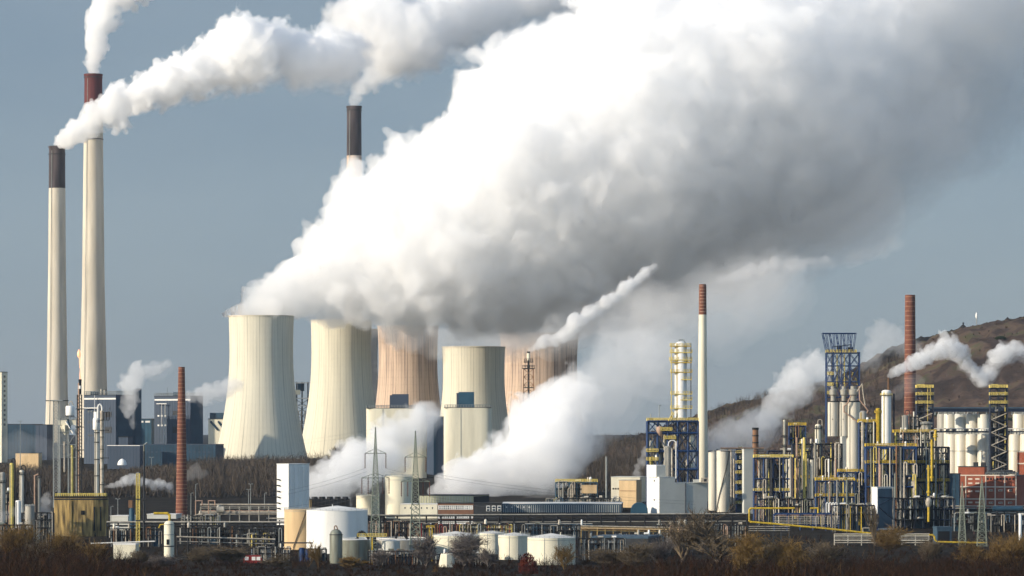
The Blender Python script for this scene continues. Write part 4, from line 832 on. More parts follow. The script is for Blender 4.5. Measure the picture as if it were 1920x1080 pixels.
t = T('short_chimney', 'short black chimney with rusty bands behind the grey panel block', 'chimney', 1416.5, 1950, group='slender refinery chimneys'); t.part('shaft', t.mb().cyl(1416.5, 0, 5.6, 804, t.yb, 18), 'rust', smooth=True)
for y in (804,818,831): t.part('hoop', t.mb().ring(1416.5, 0, 5.5, 6.3, y, 2.2, 18), 'black')
t.part('rim', t.mb().ring(1416.5,0,4.4,6.1,806,3,18), 'black')
# blue and yellow process block
PB = ('pipe','copper','silver','dullsilver','dullsilver','pale_yellow','rust','greenish','pipe','dark')
frame('process_unit', 'blue framed process unit with a white edged top deck, left end of the blue block', 1414, 1487, 859, 1830, 22, 4, (898,922,946), 'blue', decks=(859,922), rm='pale_yellow', pipes=28, seed=61, vessels=16, br=1.2, pr=(.8,2.2), pipemats=PB)
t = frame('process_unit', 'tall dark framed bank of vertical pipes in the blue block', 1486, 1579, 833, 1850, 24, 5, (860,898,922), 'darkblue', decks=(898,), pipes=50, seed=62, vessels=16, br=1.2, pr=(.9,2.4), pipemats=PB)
t = frame('process_unit', 'small blue frame with a yellow topped deck standing above the pipe bank', 1480, 1511, 799, 1870, 14, 2, (822,), 'blue', yb=834, decks=(799,), rm='yellow', pipes=6, seed=63, vessels=2, br=1.0, pipemats=PB)
frame('process_unit', 'low front frame with two long yellow railings in the blue block', 1530, 1602, 902, 1760, 16, 4, (932,), 'blue', decks='all', rm='yellow', pipes=26, seed=64, vessels=14, br=1.1, pr=(.6,1.5), pipemats=PB)
frame('process_unit', 'small blue frame with yellow rails at the foot of the silver column trio', 1572, 1622, 886, 1800, 14, 3, (905,925,950), 'blue', decks=(886,905), rm='yellow', pipes=12, seed=65, vessels=8, br=1.2, pipemats=PB)
t = building('panel_block', 'plain grey wall block behind the silver column trio', 'building', 1576, 1579, 1603, 818, 1950, R(16), 'grey', flatroof='grey')
for x,y,r,l in ((1470.5,787,2.2,'thin cream column with side brackets left of the small yellow deck'),(1533.5,795,5.5,'small cream drum column with a hooked pipe between frames')):
    column(x, 1870, r, y, l, 'cream', 860, (y+9,) if x > 1500 else (820,838), 'dark', 'dark', pipe=.8 if x > 1500 else 0, group='slender process columns')
for x,r,m_,l in ((1421,1.7,'rust','rusty riser'),(1468,2.0,'pipe','pale riser'),(1494,2.0,'copper','pinkish twin riser'),(1499,1.6,'pipe','narrow pale riser'),(1508,2.6,'pale_yellow','yellow riser'),(1515,1.6,'pipe','slim cream riser'),(1522,3.4,'silver','thick silver riser'),(1554,1.4,'white','white riser'),(1567,1.7,'copper','copper riser')):
    pipe_run(l+' standing before the dark pipe bank', [(x,952,0),(x,820 if x in (1508,1494) else 860 if x != 1522 else 862,0)], 1835, r, m_, 'risers before the pipe bank')
frame('process_unit', 'dark crowded frame deep behind the pipe bank and the silver trio', 1440, 1640, 846, 1985, 26, 8, (866,890,915), 'darkblue', pipes=44, seed=161, vessels=22, br=1.1, pr=(.8,2.2), pipemats=PB, shade_share=.9)
frame('process_unit', 'dark crowded frame deep behind the large blue frame', 1640, 1778, 850, 1960, 26, 6, (872,896,920), 'darkblue', pipes=36, seed=162, vessels=18, br=1.1, pr=(.8,2.2), pipemats=PB, shade_share=.9)
frame('process_unit', 'low dark pump deck in front of the pipe bank', 1420, 1540, 936, 1780, 16, 7, (950,), 'darkblue', pipes=26, seed=163, vessels=16, br=.9, pipemats=PB, shade_share=.6)
frame('process_unit', 'low dark pump deck at the foot of the large blue frame', 1560, 1640, 948, 1700, 16, 5, (965,), 'darkblue', pipes=22, seed=164, vessels=10, br=.9, pipemats=('dullsilver','pipe','yellow','dark'), shade_share=.6)
# trio of silver columns and the blue lattice tower
for x,r,yb_,l in ((1562,10,818,'silver column, left of the trio below the blue lattice tower'),(1582,9.5,818,'silver column, middle of the trio below the blue lattice tower'),(1600,13,886,'longest silver column, right of the trio below the blue lattice tower')):
    t = column(x, 1910, r, 752, l, 'silver', yb_, (), rings=0, group='silver column trio', dome=.35)
    t.part('neck', t.mb().lathe(x, 0, [(754,r*.45),(742,r*.45),(740,r*.7),(731,r*.7),(729,r*.4),(724,r*.4)], 14), 'dullsilver', smooth=True); t.part('collar', t.mb().ring(x, 0, r-.2, r+.6, 754, 2.4, 20), 'dark'); t.part('manhole', t.mb().bar((x-2,786,-r-.6),(x-2,786,-r+1),.9,8), 'dark')
t = T('lattice_tower', 'blue lattice tower with a flared top crown above the three silver columns', 'tower', 1580, 1930, 830, 'blue steel towers'); q = t.mb()
xs = (1550,1563,1578,1594,1612)
for v in (0,22):
    for xx in xs: q.bar((xx,660,v), (xx,830 if xx in (1550,1612) else 745,v), 1.0)
    for y in (662,686,716,745): q.bar((1549,y,v), (1613,y,v), 1.0)
    for y0,y1 in ((662,686),(686,716),(716,745)):
        for a,b in zip(xs[:-1],xs[1:]): q.bar((a,y0,v),(b,y1,v),.55).bar((b,y0,v),(a,y1,v),.55)
for y in (662,686,716,745):
    for xx in (1550,1612): q.bar((xx,y,0),(xx,y,22),.9)
for xx in (1550,1612): q.bar((xx,662,0),(xx,716,22),.6).bar((xx,745,0),(xx,690,22),.6)
t.part('steel_frame', q, 'blue'); q = t.mb()
for v in (-3,25):
    q.bar((1543,625,v),(1605,625,v),1.0); 
    for i in range(10): q.bar((1543+6.9*i,625,v),(1550+5.6*i,660,max(0,min(22,v))),.6)
    for i in range(5): q.bar((1543+12.4*i,625,v),(1555+11*i,660,max(0,min(22,v))),.45)
q.bar((1543,625,-3),(1543,625,25),1).bar((1605,625,-3),(1605,625,25),1); t.part('crown_frame', q, 'blue')
t.part('railing', t.mb().rail(1550, 1606, 661, 0, 22, 5, 2.5, .5), 'pale_yellow'); t.part('deck', t.mb().box(1551, 1612, 660, 661.2, .5, 21.5), 'dark')
t.part('hoist', t.mb().box(1570, 1580, 648, 659, 6, 14).bar((1562,650,8),(1598,646,8),.8).box(1590,1600,651,659,6,14), 'dark')
for xx,m_ in ((1570,'pale_yellow'),(1577.5,'pipe'),(1584,'pale_yellow'),(1560,'dullsilver')): t.part('pipe', t.mb().bar((xx,664,6),(xx,732,6),1.2,8), m_)
rr = random.Random(8)
for i in range(12): u = rr.uniform(1553,1608); y = rr.uniform(668,738); t.part('pipe', t.mb().bar((u,y,5),(u+rr.uniform(-4,6),y+rr.uniform(3,14),9),rr.uniform(.6,1.5),8), rr.choice(PB))
for i,y in enumerate((702,722,738)): t.part('side_platform', t.mb().box(1551,1562,y,y+1,-4,0).rail(1551,1562,y,-4,0,4.5,2.5,.45), 'pale_yellow')
pipe_run('bent copper pipe looping down across the silver column trio', [(1594,742,-16),(1588,756,-16),(1581,762,-16),(1581,772,-16),(1612,795,-16),(1616,804,-16)], 1910, 1.3, 'copper', yb=830)
pipe_run('zigzag pale pipe at the right of the silver column trio', [(1611,724,0),(1612,750,0),(1628,770,0),(1622,780,0)], 1905, 1.3, 'copper', yb=830)
pipe_run('short pale pipe crossing below the blue lattice tower', [(1606,735,-4),(1616,720,-4),(1619,745,-4),(1622,760,-4)], 1900, 1.1, 'pipe', yb=830)
t = column(1662, 1870, 9, 731, 'white column with a thin brown stub chimney steaming at the top', 'white', 860, (742,), 'dark', 'pale_yellow', group='tall columns', dome=.5); t.part('stub', t.mb().cyl(1666, 0, 2.2, 708, 733, 10, 1.8), 'rust', smooth=True); t.part('stub', t.mb().bar((1656,733,0),(1656,727,0),.8).bar((1672,733,0),(1672,722,0),.6), 'dark'); t.part('skirt', t.mb().cyl(1662, 0, 8, 806, 862, 18), 'dullsilver', smooth=True)
pipe_run('dark riser pipe right of the white steaming column', [(1676,860,0),(1676,738,0)], 1872, 1.6, 'darkblue', yb=862)
column(1646.5, 1850, 4.4, 765, 'yellow column with a broad yellow head platform', 'yellow', 860, (774,), 'yellow', 'yellow', group='yellow columns', dome=.5)
t = column(1618, 1840, 7, 770, 'small pale column on a yellow railed deck right of the trio', 'dullsilver', 840, (790,), 'yellow', 'yellow', group='slender process columns')
frame('process_unit', 'small blue deck with yellow rails right of the silver trio', 1610, 1642, 793, 1830, 14, 2, (812,), 'darkblue', decks=(793,), rm='yellow', pipes=8, seed=66, vessels=4, br=1.1, yb=880, pipemats=PB)
pipe_run('thick cream riser beside the blue ladder frame', [(1617.5,880,0),(1617.5,792,0)], 1790, 2.8, 'pipe', yb=990)
frame('stair_tower', 'narrow blue ladder frame around the thick cream riser', 1611, 1624, 793, 1800, 8, 1, [793+14*i for i in range(14)], 'blue', group='stair towers', br=1.0)
t = frame('process_unit', 'large front blue frame full of vertical pipes with a long yellow railing on top', 1624, 1718, 838, 1760, 24, 4, (870,893,913), 'blue', decks=(838,870), rm='yellow', pipes=54, seed=67, vessels=20, br=1.4, pr=(.9,2.3), pipemats=PB); t.part('edge_beam', t.mb().box(1622, 1719, 837.5, 842, -1.5, -.9), 'blue')
frame('process_unit', 'upper deck with yellow railing behind the large blue frame', 1676, 1755, 812, 1810, 18, 4, (826,), 'darkblue', decks=(812,), rm='yellow', pipes=26, seed=68, vessels=20, br=1.0, pipemats=PB)
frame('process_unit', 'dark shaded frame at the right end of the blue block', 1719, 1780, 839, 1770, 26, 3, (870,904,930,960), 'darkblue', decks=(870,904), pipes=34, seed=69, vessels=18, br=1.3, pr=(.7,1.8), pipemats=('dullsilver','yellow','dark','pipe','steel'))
frame('process_unit', 'dark base structure below the large blue frame', 1640, 1790, 935, 1740, 24, 8, (955,975), 'darkblue', pipes=26, seed=70, vessels=14, br=1.1, pipemats=('dullsilver','dark','pipe','steel'))
for x,y0,y1,D,l in ((1747,824,902,1745,'yellow riser with a flared base, left of the brick building'),(1741,872,930,1740,'yellow pipe mast in the dark frame, shorter one'),(1754,808,826,1800,'short thick yellow pipe at the end of the upper railing')):
    t = T('yellow_riser', l, 'pipe', x, D, y1, 'yellow columns'); t.part('pipe', t.mb().cyl(x, -2, 2.2, y0, y1, 10), 'yellow', smooth=True); t.part('flange', t.mb().ring(x, -2, 2, 4, y0+8, 2.2, 12).ring(x, -2, 2, 4.2, y1-6, 3, 12), 'yellow')
t = T('sphere_vessel', 'pale round vessel on a yellow post in the dark frame', 'vessel', 1741, 1730, 978); t.part('ball', t.mb().lathe(1741, -2, [(951,2),(948,4.6),(943,6),(938,5.6),(934,3.4),(932.5,1)], 16), 'pipe', smooth=True); t.part('post', t.mb().cyl(1741, -2, 2.4, 950, 978, 10), 'yellow', smooth=True)
t = building('glass_shed', 'white edged shed with a blue grey glazed front and dark bars for diagonal shadows', 'building', 1636, 1645, 1678, 914, 1725, R(24), 'white', flatroof='grey'); t.part('glazing', t.mb().box(t.a+1, t.b-1, 916, t.yb-4, -.6, -.05), 'bluewall')
t.part('brace_or_shadow', t.mb().bar((t.a+1,933,-1.2),(t.b-1,933,-1.2),.9).bar((t.a+2,948,-1.2),(t.b-4,934,-1.2),.9).bar((t.a+2,950,-1.2),(t.b-2,975,-1.2),1.2), 'darkblue'); t.part('post', t.mb().box(t.b-4, t.b-2, 914.5, t.yb, -2, -1), 'pipe')  # diagonal bars stand in for shadows cast across the glazing
# racks and yellow lines in front
t = rack('pipe_rack', 'blue pipe rack with tiers of pale pipes below the blue block', 1452, 1645, 964, 985, 1720, 12, 8, [(969,-1,.7,'pipe'),(973,-1,.8,'dullsilver'),(977,-1,.9,'pipe'),(981,-1,.9,'dullsilver'),(966,6,1.2,'copper'),(985,2,.9,'pipe')], 'blue', br=1.3)
t.part('edge_beam', t.mb().box(1452, 1600, 961.5, 965, -2.4, -1.9), 'blue')
for i in range(8): x = (1552,1557,1560,1592,1597,1602,1530,1541)[i]; t.part('pipe_loop', t.mb().tube([(x,988,-3),(x,970,-3)]+[(x+2-2*math.cos(PI*j/5),970-2.4*math.sin(PI*j/5),-3) for j in range(1,6)]+[(x+4,982,-3)], .7, 6), 'pipe')
for i in range(4): x = 1549+5.5*i; pipe_run('white hooped pipe below the yellow railings, %s of four from the left' % ('first','second','third','fourth')[i], [(x,962,-3),(x,945,-3)]+[(x+2-2*math.cos(PI*j/5),945-2.6*math.sin(PI*j/5),-3) for j in range(1,6)]+[(x+4,960,-3)], 1740, .8, 'white', 'white hooped pipes', yb=964)
pipe_run('bright yellow pipeline looping round and running down right past the blue rack', [(1490,953,0),(1408,953,0),(1405,956,0),(1405,976,0),(1408,978.5,0),(1450,982,0),(1560,992,0),(1640,1001,0)], 1600, 1.9, 'yellow')
pipe_run('short yellow pipe ahead of the blue block', [(1519,953,0),(1534,953,0),(1534,962,0)], 1610, 1.9, 'yellow')
pipe_run('yellow pipeline with a step at the right end of the silver pipe rack', [(1742,1003,0),(1749,1003,0),(1752,1006,0),(1753,1012,0),(1757,1016,0),(1850,1018,0)], 1560, 1.8, 'yellow')
rack('pipe_rack', 'low silver pipe rack with four tiers in front of the dark frame', 1565, 1742, 1002, 1018, 1570, 8, 7, [(1001,1,.8,'pipe'),(1005,0,.9,'silver'),(1009,0,.9,'dullsilver'),(1013,0,1,'silver'),(1017,0,.8,'pipe'),(1003,5,.7,'pale_yellow')], 'dullsilver', base=1030)
rack('pipe_rack', 'dark low pipe rack under the yellow pipeline', 1405, 1480, 988, 996, 1590, 8, 5, [(987,1,.7,'pipe'),(991,0,.7,'dullsilver'),(995,0,.7,'dullsilver')], 'dark')
t = T('gate_frame', 'small square white pipe frame under the glazed shed', 'frame', 1626, 1600, 1002); t.solo(t.mb().tube([(1618,1002,0),(1618,990,0),(1635,990,0),(1635,1000,0),(1618,1000,0)], .9), 'pipe')
t = building('portal_shed', 'low blue grey portal shed with an open dark front', 'shed', 1752, 1757, 1785, 990, 1580, R(12), 'bluewall', flatroof='bluewall', par=2.5); t.part('opening', t.mb().box(t.a+2, t.b-4, 996, t.yb, -.5, -.05), 'shade')
# silos, galleries, stair towers
for x,m_,l in ((1768,'dullsilver','first, half hidden'),(1780,'silver','second'),(1801,'grey','third and greyer'),(1822,'silver','fourth'),(1844,'silver','fifth'),(1910,'silver','sixth, beyond the stair tower'),(1931,'silver','seventh, cut by the frame')):
    t = T('silo', 'tall silo of the rear row below the upper gallery, '+l, 'silo', x, 2128-(x-1768)*.2, group='rear row of silos'); t.part('shell', t.mb().lathe(x, 0, [(t.yb,11.2),(778,11.2),(776,10)], 24), m_, smooth=True); t.part('railing', t.mb().rail(x-8, x+8, 776, -6, 6, 3.4, 3, .35), 'steel')
for x,l in ((1785,'first from the left'),(1802,'second'),(1822,'third'),(1844,'fourth, beside the stair tower'),(1882,'fifth, right of the stair tower'),(1903,'sixth'),(1924,'seventh, cut by the frame')):
    t = T('silo', 'front row silo below the lower gallery, '+l, 'silo', x, 2078-(x-1785)*.2, group='front row of silos'); t.part('shell', t.mb().lathe(x, 0, [(t.yb,11.6),(816,11.6),(814,10)], 24), 'silver', smooth=True)
    t.part('hoop', t.mb().ring(x, 0, 11.5, 12, 846, 1, 24), 'steel'); t.part('railing', t.mb().rail(x-9, x+9, 814, -7, 7, 3.6, 3, .35), 'steel')
t = T('conveyor_gallery', 'upper blue conveyor gallery with a pale roof on the rear silos', 'gallery', 1840, 2110, 778, 'conveyor galleries'); t.part('wall', t.mb().box(1740, 1960, 766, 772, -6, 6), 'darkblue'); t.part('roof', t.mb().box(1740, 1960, 763.5, 765.8, -7, 7), 'bluewall')
for i in range(9): t.part('post', t.mb().box(1752+24*i, 1754+24*i, 772, 778, -5, 5), 'steel')
t = T('conveyor_gallery', 'lower blue and white pipe gallery on the front silos', 'gallery', 1840, 2055, 816, 'conveyor galleries'); t.part('deck', t.mb().box(1730, 1960, 808, 811, -8, 6), 'darkblue'); t.part('roof', t.mb().box(1730, 1960, 803, 804.5, -8, 6), 'roof')
q = t.mb()
for i in range(38): q.bar((1731+6*i,804.5,-7.5),(1731+6*i,814,-7.5),.6)
t.part('post', q, 'steel'); rr = random.Random(4)
for i in range(22): u = rr.uniform(1735,1915); t.part('pipe_box', t.mb().box(u, u+rr.uniform(2,6), 804.6, 807.9, -7, 0), rr.choice(('pipe','white','blue','dullsilver')))
for x0,x1,yb_,D,l in ((1719,1750,None,2040,'blue stair tower with yellow landings, left one, in front of the hill'),(1857,1889,None,2030,'blue stair tower with yellow landings, right one, between the silos')):
    t = frame('stair_tower', l, x0, x1, 728, D, 16, 2, [728+15*i for i in range(11)], 'darkblue', decks=(728,742,758), rm='pale_yellow', group='stair towers', br=1.1, vessels=8, seed=int(x0), pipes=5, pipemats=('pipe','pale_yellow','pipe'))
    q = t.mb()
    for i in range(9): y = 775+12*i; a,b = (x0+2,x1-2) if i%2 else (x1-2,x0+2); q.bar((a,y,-1.5),(b,y+12,-1.5),1)
    t.part('stair_flight', q, 'pipe'); t.part('hoist_frame', t.mb().tube([(x0+1,728,0),(x0+1,721,0),(x0+14,721,0),(x0+14,728,0)], .8), 'pale_yellow')
column(1737, 1890, 9, 790, 'pale broad vessel behind the upper yellow railing', 'dullsilver', 830, (796,), 'dark', 'steel', group='vessels behind the railing', dome=.5)
column(1697, 1890, 6, 778, 'grey small vessel with black mast pipes behind the upper yellow railing', 'dullsilver', 830, (), group='vessels behind the railing', pipe=.8, pipem='dark')
frame('process_unit', 'dark pipe scaffold in front of the red brick chimney foot', 1690, 1722, 782, 1900, 10, 4, (800,), 'dark', yb=832, pipes=9, seed=72, br=.8, vessels=4)
# red brick building
t = building('brick_building', 'red brick works building with pale stone bands at the right edge', 'building', 1800, 1906, 1950, 893, 1980, R(-18), 'redbrick', flatroof='dark'); a, b = t.a, t.b
for y in (890.5,912,935): t.part('stone_band', t.mb().box(a-.4, b+.4, y, y+2.2, -.9, -.05), 'band')
for x in (a, a+14, a+52, a+70, a+88, b-2.2): t.part('stone_band', t.mb().box(x, x+2.2, 892.8, t.yb, -.8, -.05), 'band')
windows(t, a+54, b-3, (896,), 9, 3.6, 4, 'shade')
for y in (918,941): windows(t, a+54, b-3, (y,), 3, 8, 3.6, 'band'); windows(t, a+54.6, b-2.4, (y+.7,), 3, 6.6, 2.4, 'glass')
for y in (897,905,920,941): windows(t, a+17, a+44, (y,), 2, 8, 3, 'band')
t.part('upper_storey', t.mb().box(a, a+50, 876, 891.7, 3, 26), 'redbrick'); t.part('upper_roof', t.mb().box(a-1, a+51, 874.5, 875.9, 2, 27), 'dark')
for x in (a+28,a+42): t.part('roof_vent', t.mb().box(x, x+8, 867, 874.4, 8, 16), 'dark')
t.part('roof_plant', t.mb().hcyl(a+56, b-4, 886, 8, 2.6).hcyl(a+60, b-10, 884, 14, 3), 'dark'); t.part('railing', t.mb().rail(a+53, b, 891, 1, 20, 5, 4, .5), 'steel')
t = building('brick_building', 'red brick tower block cut by the right frame edge above the works roof', 'building', 1909, 1945, 1960, 848, 2030, R(-18), 'redbrick', flatroof='band'); t.part('stone_band', t.mb().box(t.a-.3, t.b+.3, 868, 870.5, -.8, -.05), 'band')
t = building('dark_annex', 'dark blue annex with pale window slots left of the brick building', 'building', 1762, 1798, 1806, 889, 1960, R(-10), 'navy', flatroof='dark')
for y in (893,916,938): windows(t, t.a+3, t.b-2, (y,), 2, 6, 2.4, 'bluewall')
rack('pipe_rack', 'grey pipe bridge crossing in front of the brick building', 1780, 1935, 950, 958, 1790, 10, 6, [(949,1,1.2,'pipe'),(953,0,1.1,'dullsilver'),(956,5,1.5,'dark'),(961,1,1,'dullsilver')], 'dark')
t = T('horizontal_drum', 'long dark horizontal drum on legs in front of the brick building', 'drum', 1890, 1720, 975); t.part('shell', t.mb().hcyl(1862, 1918, 954, 4, 5, 18), 'navy', smooth=True)
for x in (1870,1908): t.part('saddle', t.mb().box(x-2, x+2, 957, 975, 1, 7), 'dark')
t = T('white_post', 'thick white pipe post at the right edge in front of the brick building', 'post', 1913, 1600); t.solo(t.mb().lathe(1913, 0, [(t.yb,3),(966,3),(963.5,2.4)], 14), 'white', True)
frame('pump_structure', 'dark pump structure at the right edge behind the white post', 1850, 1930, 968, 1700, 14, 5, (985,), 'dark', pipes=14, seed=73, vessels=5, br=.8, pipemats=('dullsilver','dark','pipe','bluewall'))
frame('pump_structure', 'dark pump structure behind the two right pylons', 1785, 1852, 965, 1710, 14, 5, (982,), 'black', pipes=14, seed=74, vessels=4, br=.8, pipemats=('dullsilver','dark','steel','bluewall'))
pylon(1804, 1560, 905, 1022, 'small pylon, left of the two before the brick building', [(974,10,6,1)], 7, k=.85)
pylon(1841, 1540, 895, 1024, 'lattice pylon with a wide arm, right of the two before the brick building', [(950,9,5,1),(996,15,6,1)], 9, k=.85)
# hill masts
t = T('radar_mast', 'tiny white radar mast on the crest of the hill', 'mast', 1831, 3000, 608); t.part('mast', t.mb().cyl(1831, 0, .9, 596, 609, 8), 'steel'); t.part('radome', t.mb().lathe(1831, 0, [(597,1),(594,2),(589,1.8),(586,.8)], 10), 'white')
t = T('signpost', 'tiny dark post on the hill slope left of the radar mast', 'post', 1806, 3000, 620); t.solo(t.mb().cyl(1806, 0, .8, 607, 622, 6).box(1804.6, 1807.6, 604.5, 608, -.7, .7), 'dark')
# power lines
def wires(label, pts, sag, r=.22):
    t = T('power_line', label, 'power line', pts[0][0], pts[0][2], pts[0][1], 'power lines')
    x0,y0,D0 = pts[0]; x1,y1,D1 = pts[1]; 
    for j,(dx,dy) in enumerate(((0,0),(4,6))):
        q = t.mb(); pv = None
        for i in range(25):
            u = i/24; D_ = D0+(D1-D0)*u; w_ = P(x0+(x1-x0)*u+dx, y0+(y1-y0)*u+dy+sag*4*u*(1-u), D_)-P(x0, y0, D0); k = t.k; p = (x0+w_.x/k, y0-w_.z/k, w_.y/k)
            if pv: q.bar(pv, p, r, 3)
            pv = p
        t.part('wire', q, 'wire')
wires('pair of wires from the left pylon upper arm towards the left edge of the steam', [(684,878,1480),(480,930,1560)], 6); wires('pair of wires from the left pylon to the right pylon', [(724,878,1480),(759,886,1400)], 1)
wires('pair of wires from the right pylon upper arm across the steam to the right', [(799,886,1400),(1300,940,1900)], 8); wires('pair of wires from the left pylon lower arm to the left', [(679,926,1480),(440,958,1600)], 6); wires('pair of wires from the right pylon lower arm across to the right', [(805,931,1400),(1200,962,1800)], 7)
wires('thin wires rising left behind the left pylon tip', [(704,803,1480),(560,826,1900)], 2, .15)
# ------------------------------------------------------------------ vegetation
def plant_mat(name, cols, scale=.35):
    m = bpy.data.materials.new(name); m.use_nodes = True; n = m.node_tree; b = n.nodes['Principled BSDF']; L = n.links
    b.inputs['Roughness'].default_value = .95; b.inputs['Specular IOR Level'].default_value = .08
    geo = n.nodes.new('ShaderNodeNewGeometry'); nz = n.nodes.new('ShaderNodeTexNoise'); nz.inputs['Scale'].default_value = scale*.25; nz.inputs['Detail'].default_value = 4; L.new(geo.outputs['Position'], nz.inputs['Vector'])
    a = n.nodes.new('ShaderNodeMath'); a.operation = 'MULTIPLY_ADD'; a.inputs[1].default_value = .45; L.new(geo.outputs['Random Per Island'], a.inputs[0])
    s_ = n.nodes.new('ShaderNodeMath'); s_.operation = 'MULTIPLY_ADD'; s_.inputs[1].default_value = 1.3; s_.inputs[2].default_value = -.38; L.new(nz.outputs[0], s_.inputs[0]); L.new(s_.outputs[0], a.inputs[2])
    r = n.nodes.new('ShaderNodeValToRGB'); e = r.color_ramp.elements
    while len(e) < len(cols): e.new(.5)
    for i,c in enumerate(cols): e[i].position = .08+.84*i/(len(cols)-1); e[i].color = (*c, 1)
    L.new(a.outputs[0], r.inputs[0]); L.new(r.outputs[0], b.inputs['Base Color']); return m
PM = dict(scrub=plant_mat('winter_scrub', [(.004,.003,.002),(.011,.007,.004),(.022,.012,.006),(.009,.005,.003),(.045,.018,.008),(.018,.010,.005),(.13,.08,.032)], .25),
 wood=plant_mat('winter_wood', [(.022,.020,.020),(.05,.042,.036),(.085,.066,.05),(.13,.10,.07)], .15), twig=plant_mat('bare_twigs', [(.06,.045,.03),(.11,.085,.055),(.16,.12,.08)], .5),
 grey=plant_mat('grey_twigs', [(.07,.06,.055),(.13,.11,.10),(.20,.17,.15)], .5), golden=plant_mat('golden_twigs', [(.07,.045,.018),(.16,.10,.035),(.22,.14,.05)], .5), red=plant_mat('red_leaves', [(.03,.008,.006),(.08,.018,.012),(.12,.03,.018)], .5),
 green=plant_mat('dark_evergreen', [(.015,.025,.015),(.03,.045,.025),(.05,.065,.035)], .3))
rg = np.random.default_rng(11)
def unit(v): return v/np.linalg.norm(v, axis=1, keepdims=True)
def blades(base, d, L_, w_):
    """one thin tapering blade per row: base point, unit direction, length, width"""
    n = len(base); s_ = unit(np.cross(d, rg.normal(size=(n,3)))); mid = base+d*(L_*.5)[:,None]+rg.normal(size=(n,3))*(L_*.07)[:,None]; tip = base+d*L_[:,None]
    v = np.stack([base-s_*w_[:,None]*.5, base+s_*w_[:,None]*.5, mid+s_*w_[:,None]*.38, mid-s_*w_[:,None]*.38, tip+s_*w_[:,None]*.12, tip-s_*w_[:,None]*.12], 1).reshape(-1,3)
    i = np.arange(n)[:,None]*6; f = np.concatenate([i+np.array([[0,1,2,3]]), i+np.array([[3,2,4,5]])]); return v, f
def brush(c, h, sp, n, thick, droop=0.0, sub=4):
    """stems fanning from foot points c (N,3) with heights h, spread sp: main stems and side twigs"""
    N = len(c); rep = np.repeat(np.arange(N), n); k = len(rep); hh = h[rep]
    foot = c[rep]+np.c_[rg.normal(size=(k,2))*(hh*sp*.35)[:,None], np.zeros(k)]
    d = unit(np.c_[rg.normal(size=(k,2))*sp, np.ones(k)]); L_ = hh*rg.uniform(.45,1.0,k)
    V, Fc = blades(foot, d, L_, thick*rg.uniform(.7,1.5,k)); vs, fs = [V], [Fc]; o = len(V)
    r2 = np.repeat(np.arange(k), sub); t = rg.uniform(.25,.98,len(r2)); b2 = foot[r2]+d[r2]*(L_[r2]*t)[:,None]
    d2 = unit(d[r2]+rg.normal(size=(len(r2),3))*.65+np.array([0,0,.15-droop])); L2 = L_[r2]*rg.uniform(.15,.42,len(r2))*(1.15-t*.5)
    V, Fc = blades(b2, d2, L2, thick*.6*rg.uniform(.6,1.3,len(r2))); vs.append(V); fs.append(Fc+o)
    return np.concatenate(vs), np.concatenate(fs)
# foreground scrub
TOPS = [(-60,985),(0,990),(60,985),(140,992),(200,1005),(250,1035),(330,1052),(420,1062),(520,1064),(640,1068),(760,1066),(840,1066),(960,1064),(1050,1058),(1120,1045),(1200,1034),(1260,1024),(1330,1026),(1390,1018),(1440,1010),(1500,1016),(1560,1028),(1640,1026),(1740,1022),(1830,1016),(1880,1004),(1990,996)]
cs, hs = [], []
for D in (1335,1310,1290,1265,1240,1215,1190,1160,1130,1100,1065,1030,990,950):
    n = int(D/F*2010/3.0)
    for i in range(n):
        px = -50+2030*(i+rg.uniform(0,1))/n; top = np.interp(px, [a for a,_ in TOPS], [b for _,b in TOPS])+abs(rg.normal())*9+8*max(0,math.sin(px*.11+D*.9)+math.sin(px*.047+D*.31))+(1335-D)*.075*(.4+1.2*(math.sin(px*.017+D*.02)*.5+.5))
        if rg.random() < .14: top -= rg.uniform(3,16)
        h = (yg(D)-top)*D/F
        cs.append((X(px,D), D+rg.uniform(-12,12), g(D)-.2)); hs.append(max(h, rg.uniform(1.2,2.8)))
for D in (1345,1352,1360,1372,1384,1395,1420,1450,1480,1510,1545,1580,1615,1650):
    n = int(D/F*2010/(3.6+max(0,D-1390)*.014))
    for i in range(n):
        px = -50+2030*(i+rg.uniform(0,1))/n; h = rg.uniform(1.2,4.2)*(.5+math.sin(px*.021+D*.013)**2)
        if 560 < px < 700 and 1450 < D < 1570: continue
        cs.append((X(px,D), D+rg.uniform(-14,14), g(D)-.2)); hs.append(h)
v, f = brush(np.array(cs), np.array(hs), .55, 11, .15, sub=5)
flat(v, f, 'undergrowth', PM['scrub'], 'stuff'); print('scrub', len(f))
# woods: below the power station, and at the foot of the hill
def woods(rows, x0, x1, tops, step, name, zf, seed, hmax=17, m='wood', n=12, kind='stuff'):
    cs, hs = [], []
    for D in rows:
        k = int(S(x1-x0, D)/step)
        for i in range(k):
            px = x0+(x1-x0)*(i+rg.uniform(0,1))/k; xw = X(px, D); z = zf(xw, D); top = np.interp(px, [a for a,_ in tops], [b for _,b in tops])+rg.normal()*2.5
            h = min(hmax*rg.uniform(.75,1.1), Zy(top, D)-z)
            if h > min(3, hmax*.4): cs.append((xw, D+rg.uniform(-6,6), z-.3)); hs.append(h)
    v, f = brush(np.array(cs), np.array(hs), .26, n, .30, sub=3); print(name, len(f)); return flat(v, f, name, PM[m], kind)
woods(range(2160,2760,28), -30, 640, [(-30,866),(60,868),(120,876),(200,880),(262,872),(330,868),(360,858),(420,852),(470,850),(540,850),(600,848),(640,846)], 4.2, 'bare_woods', lambda x,d: g(d), 1)
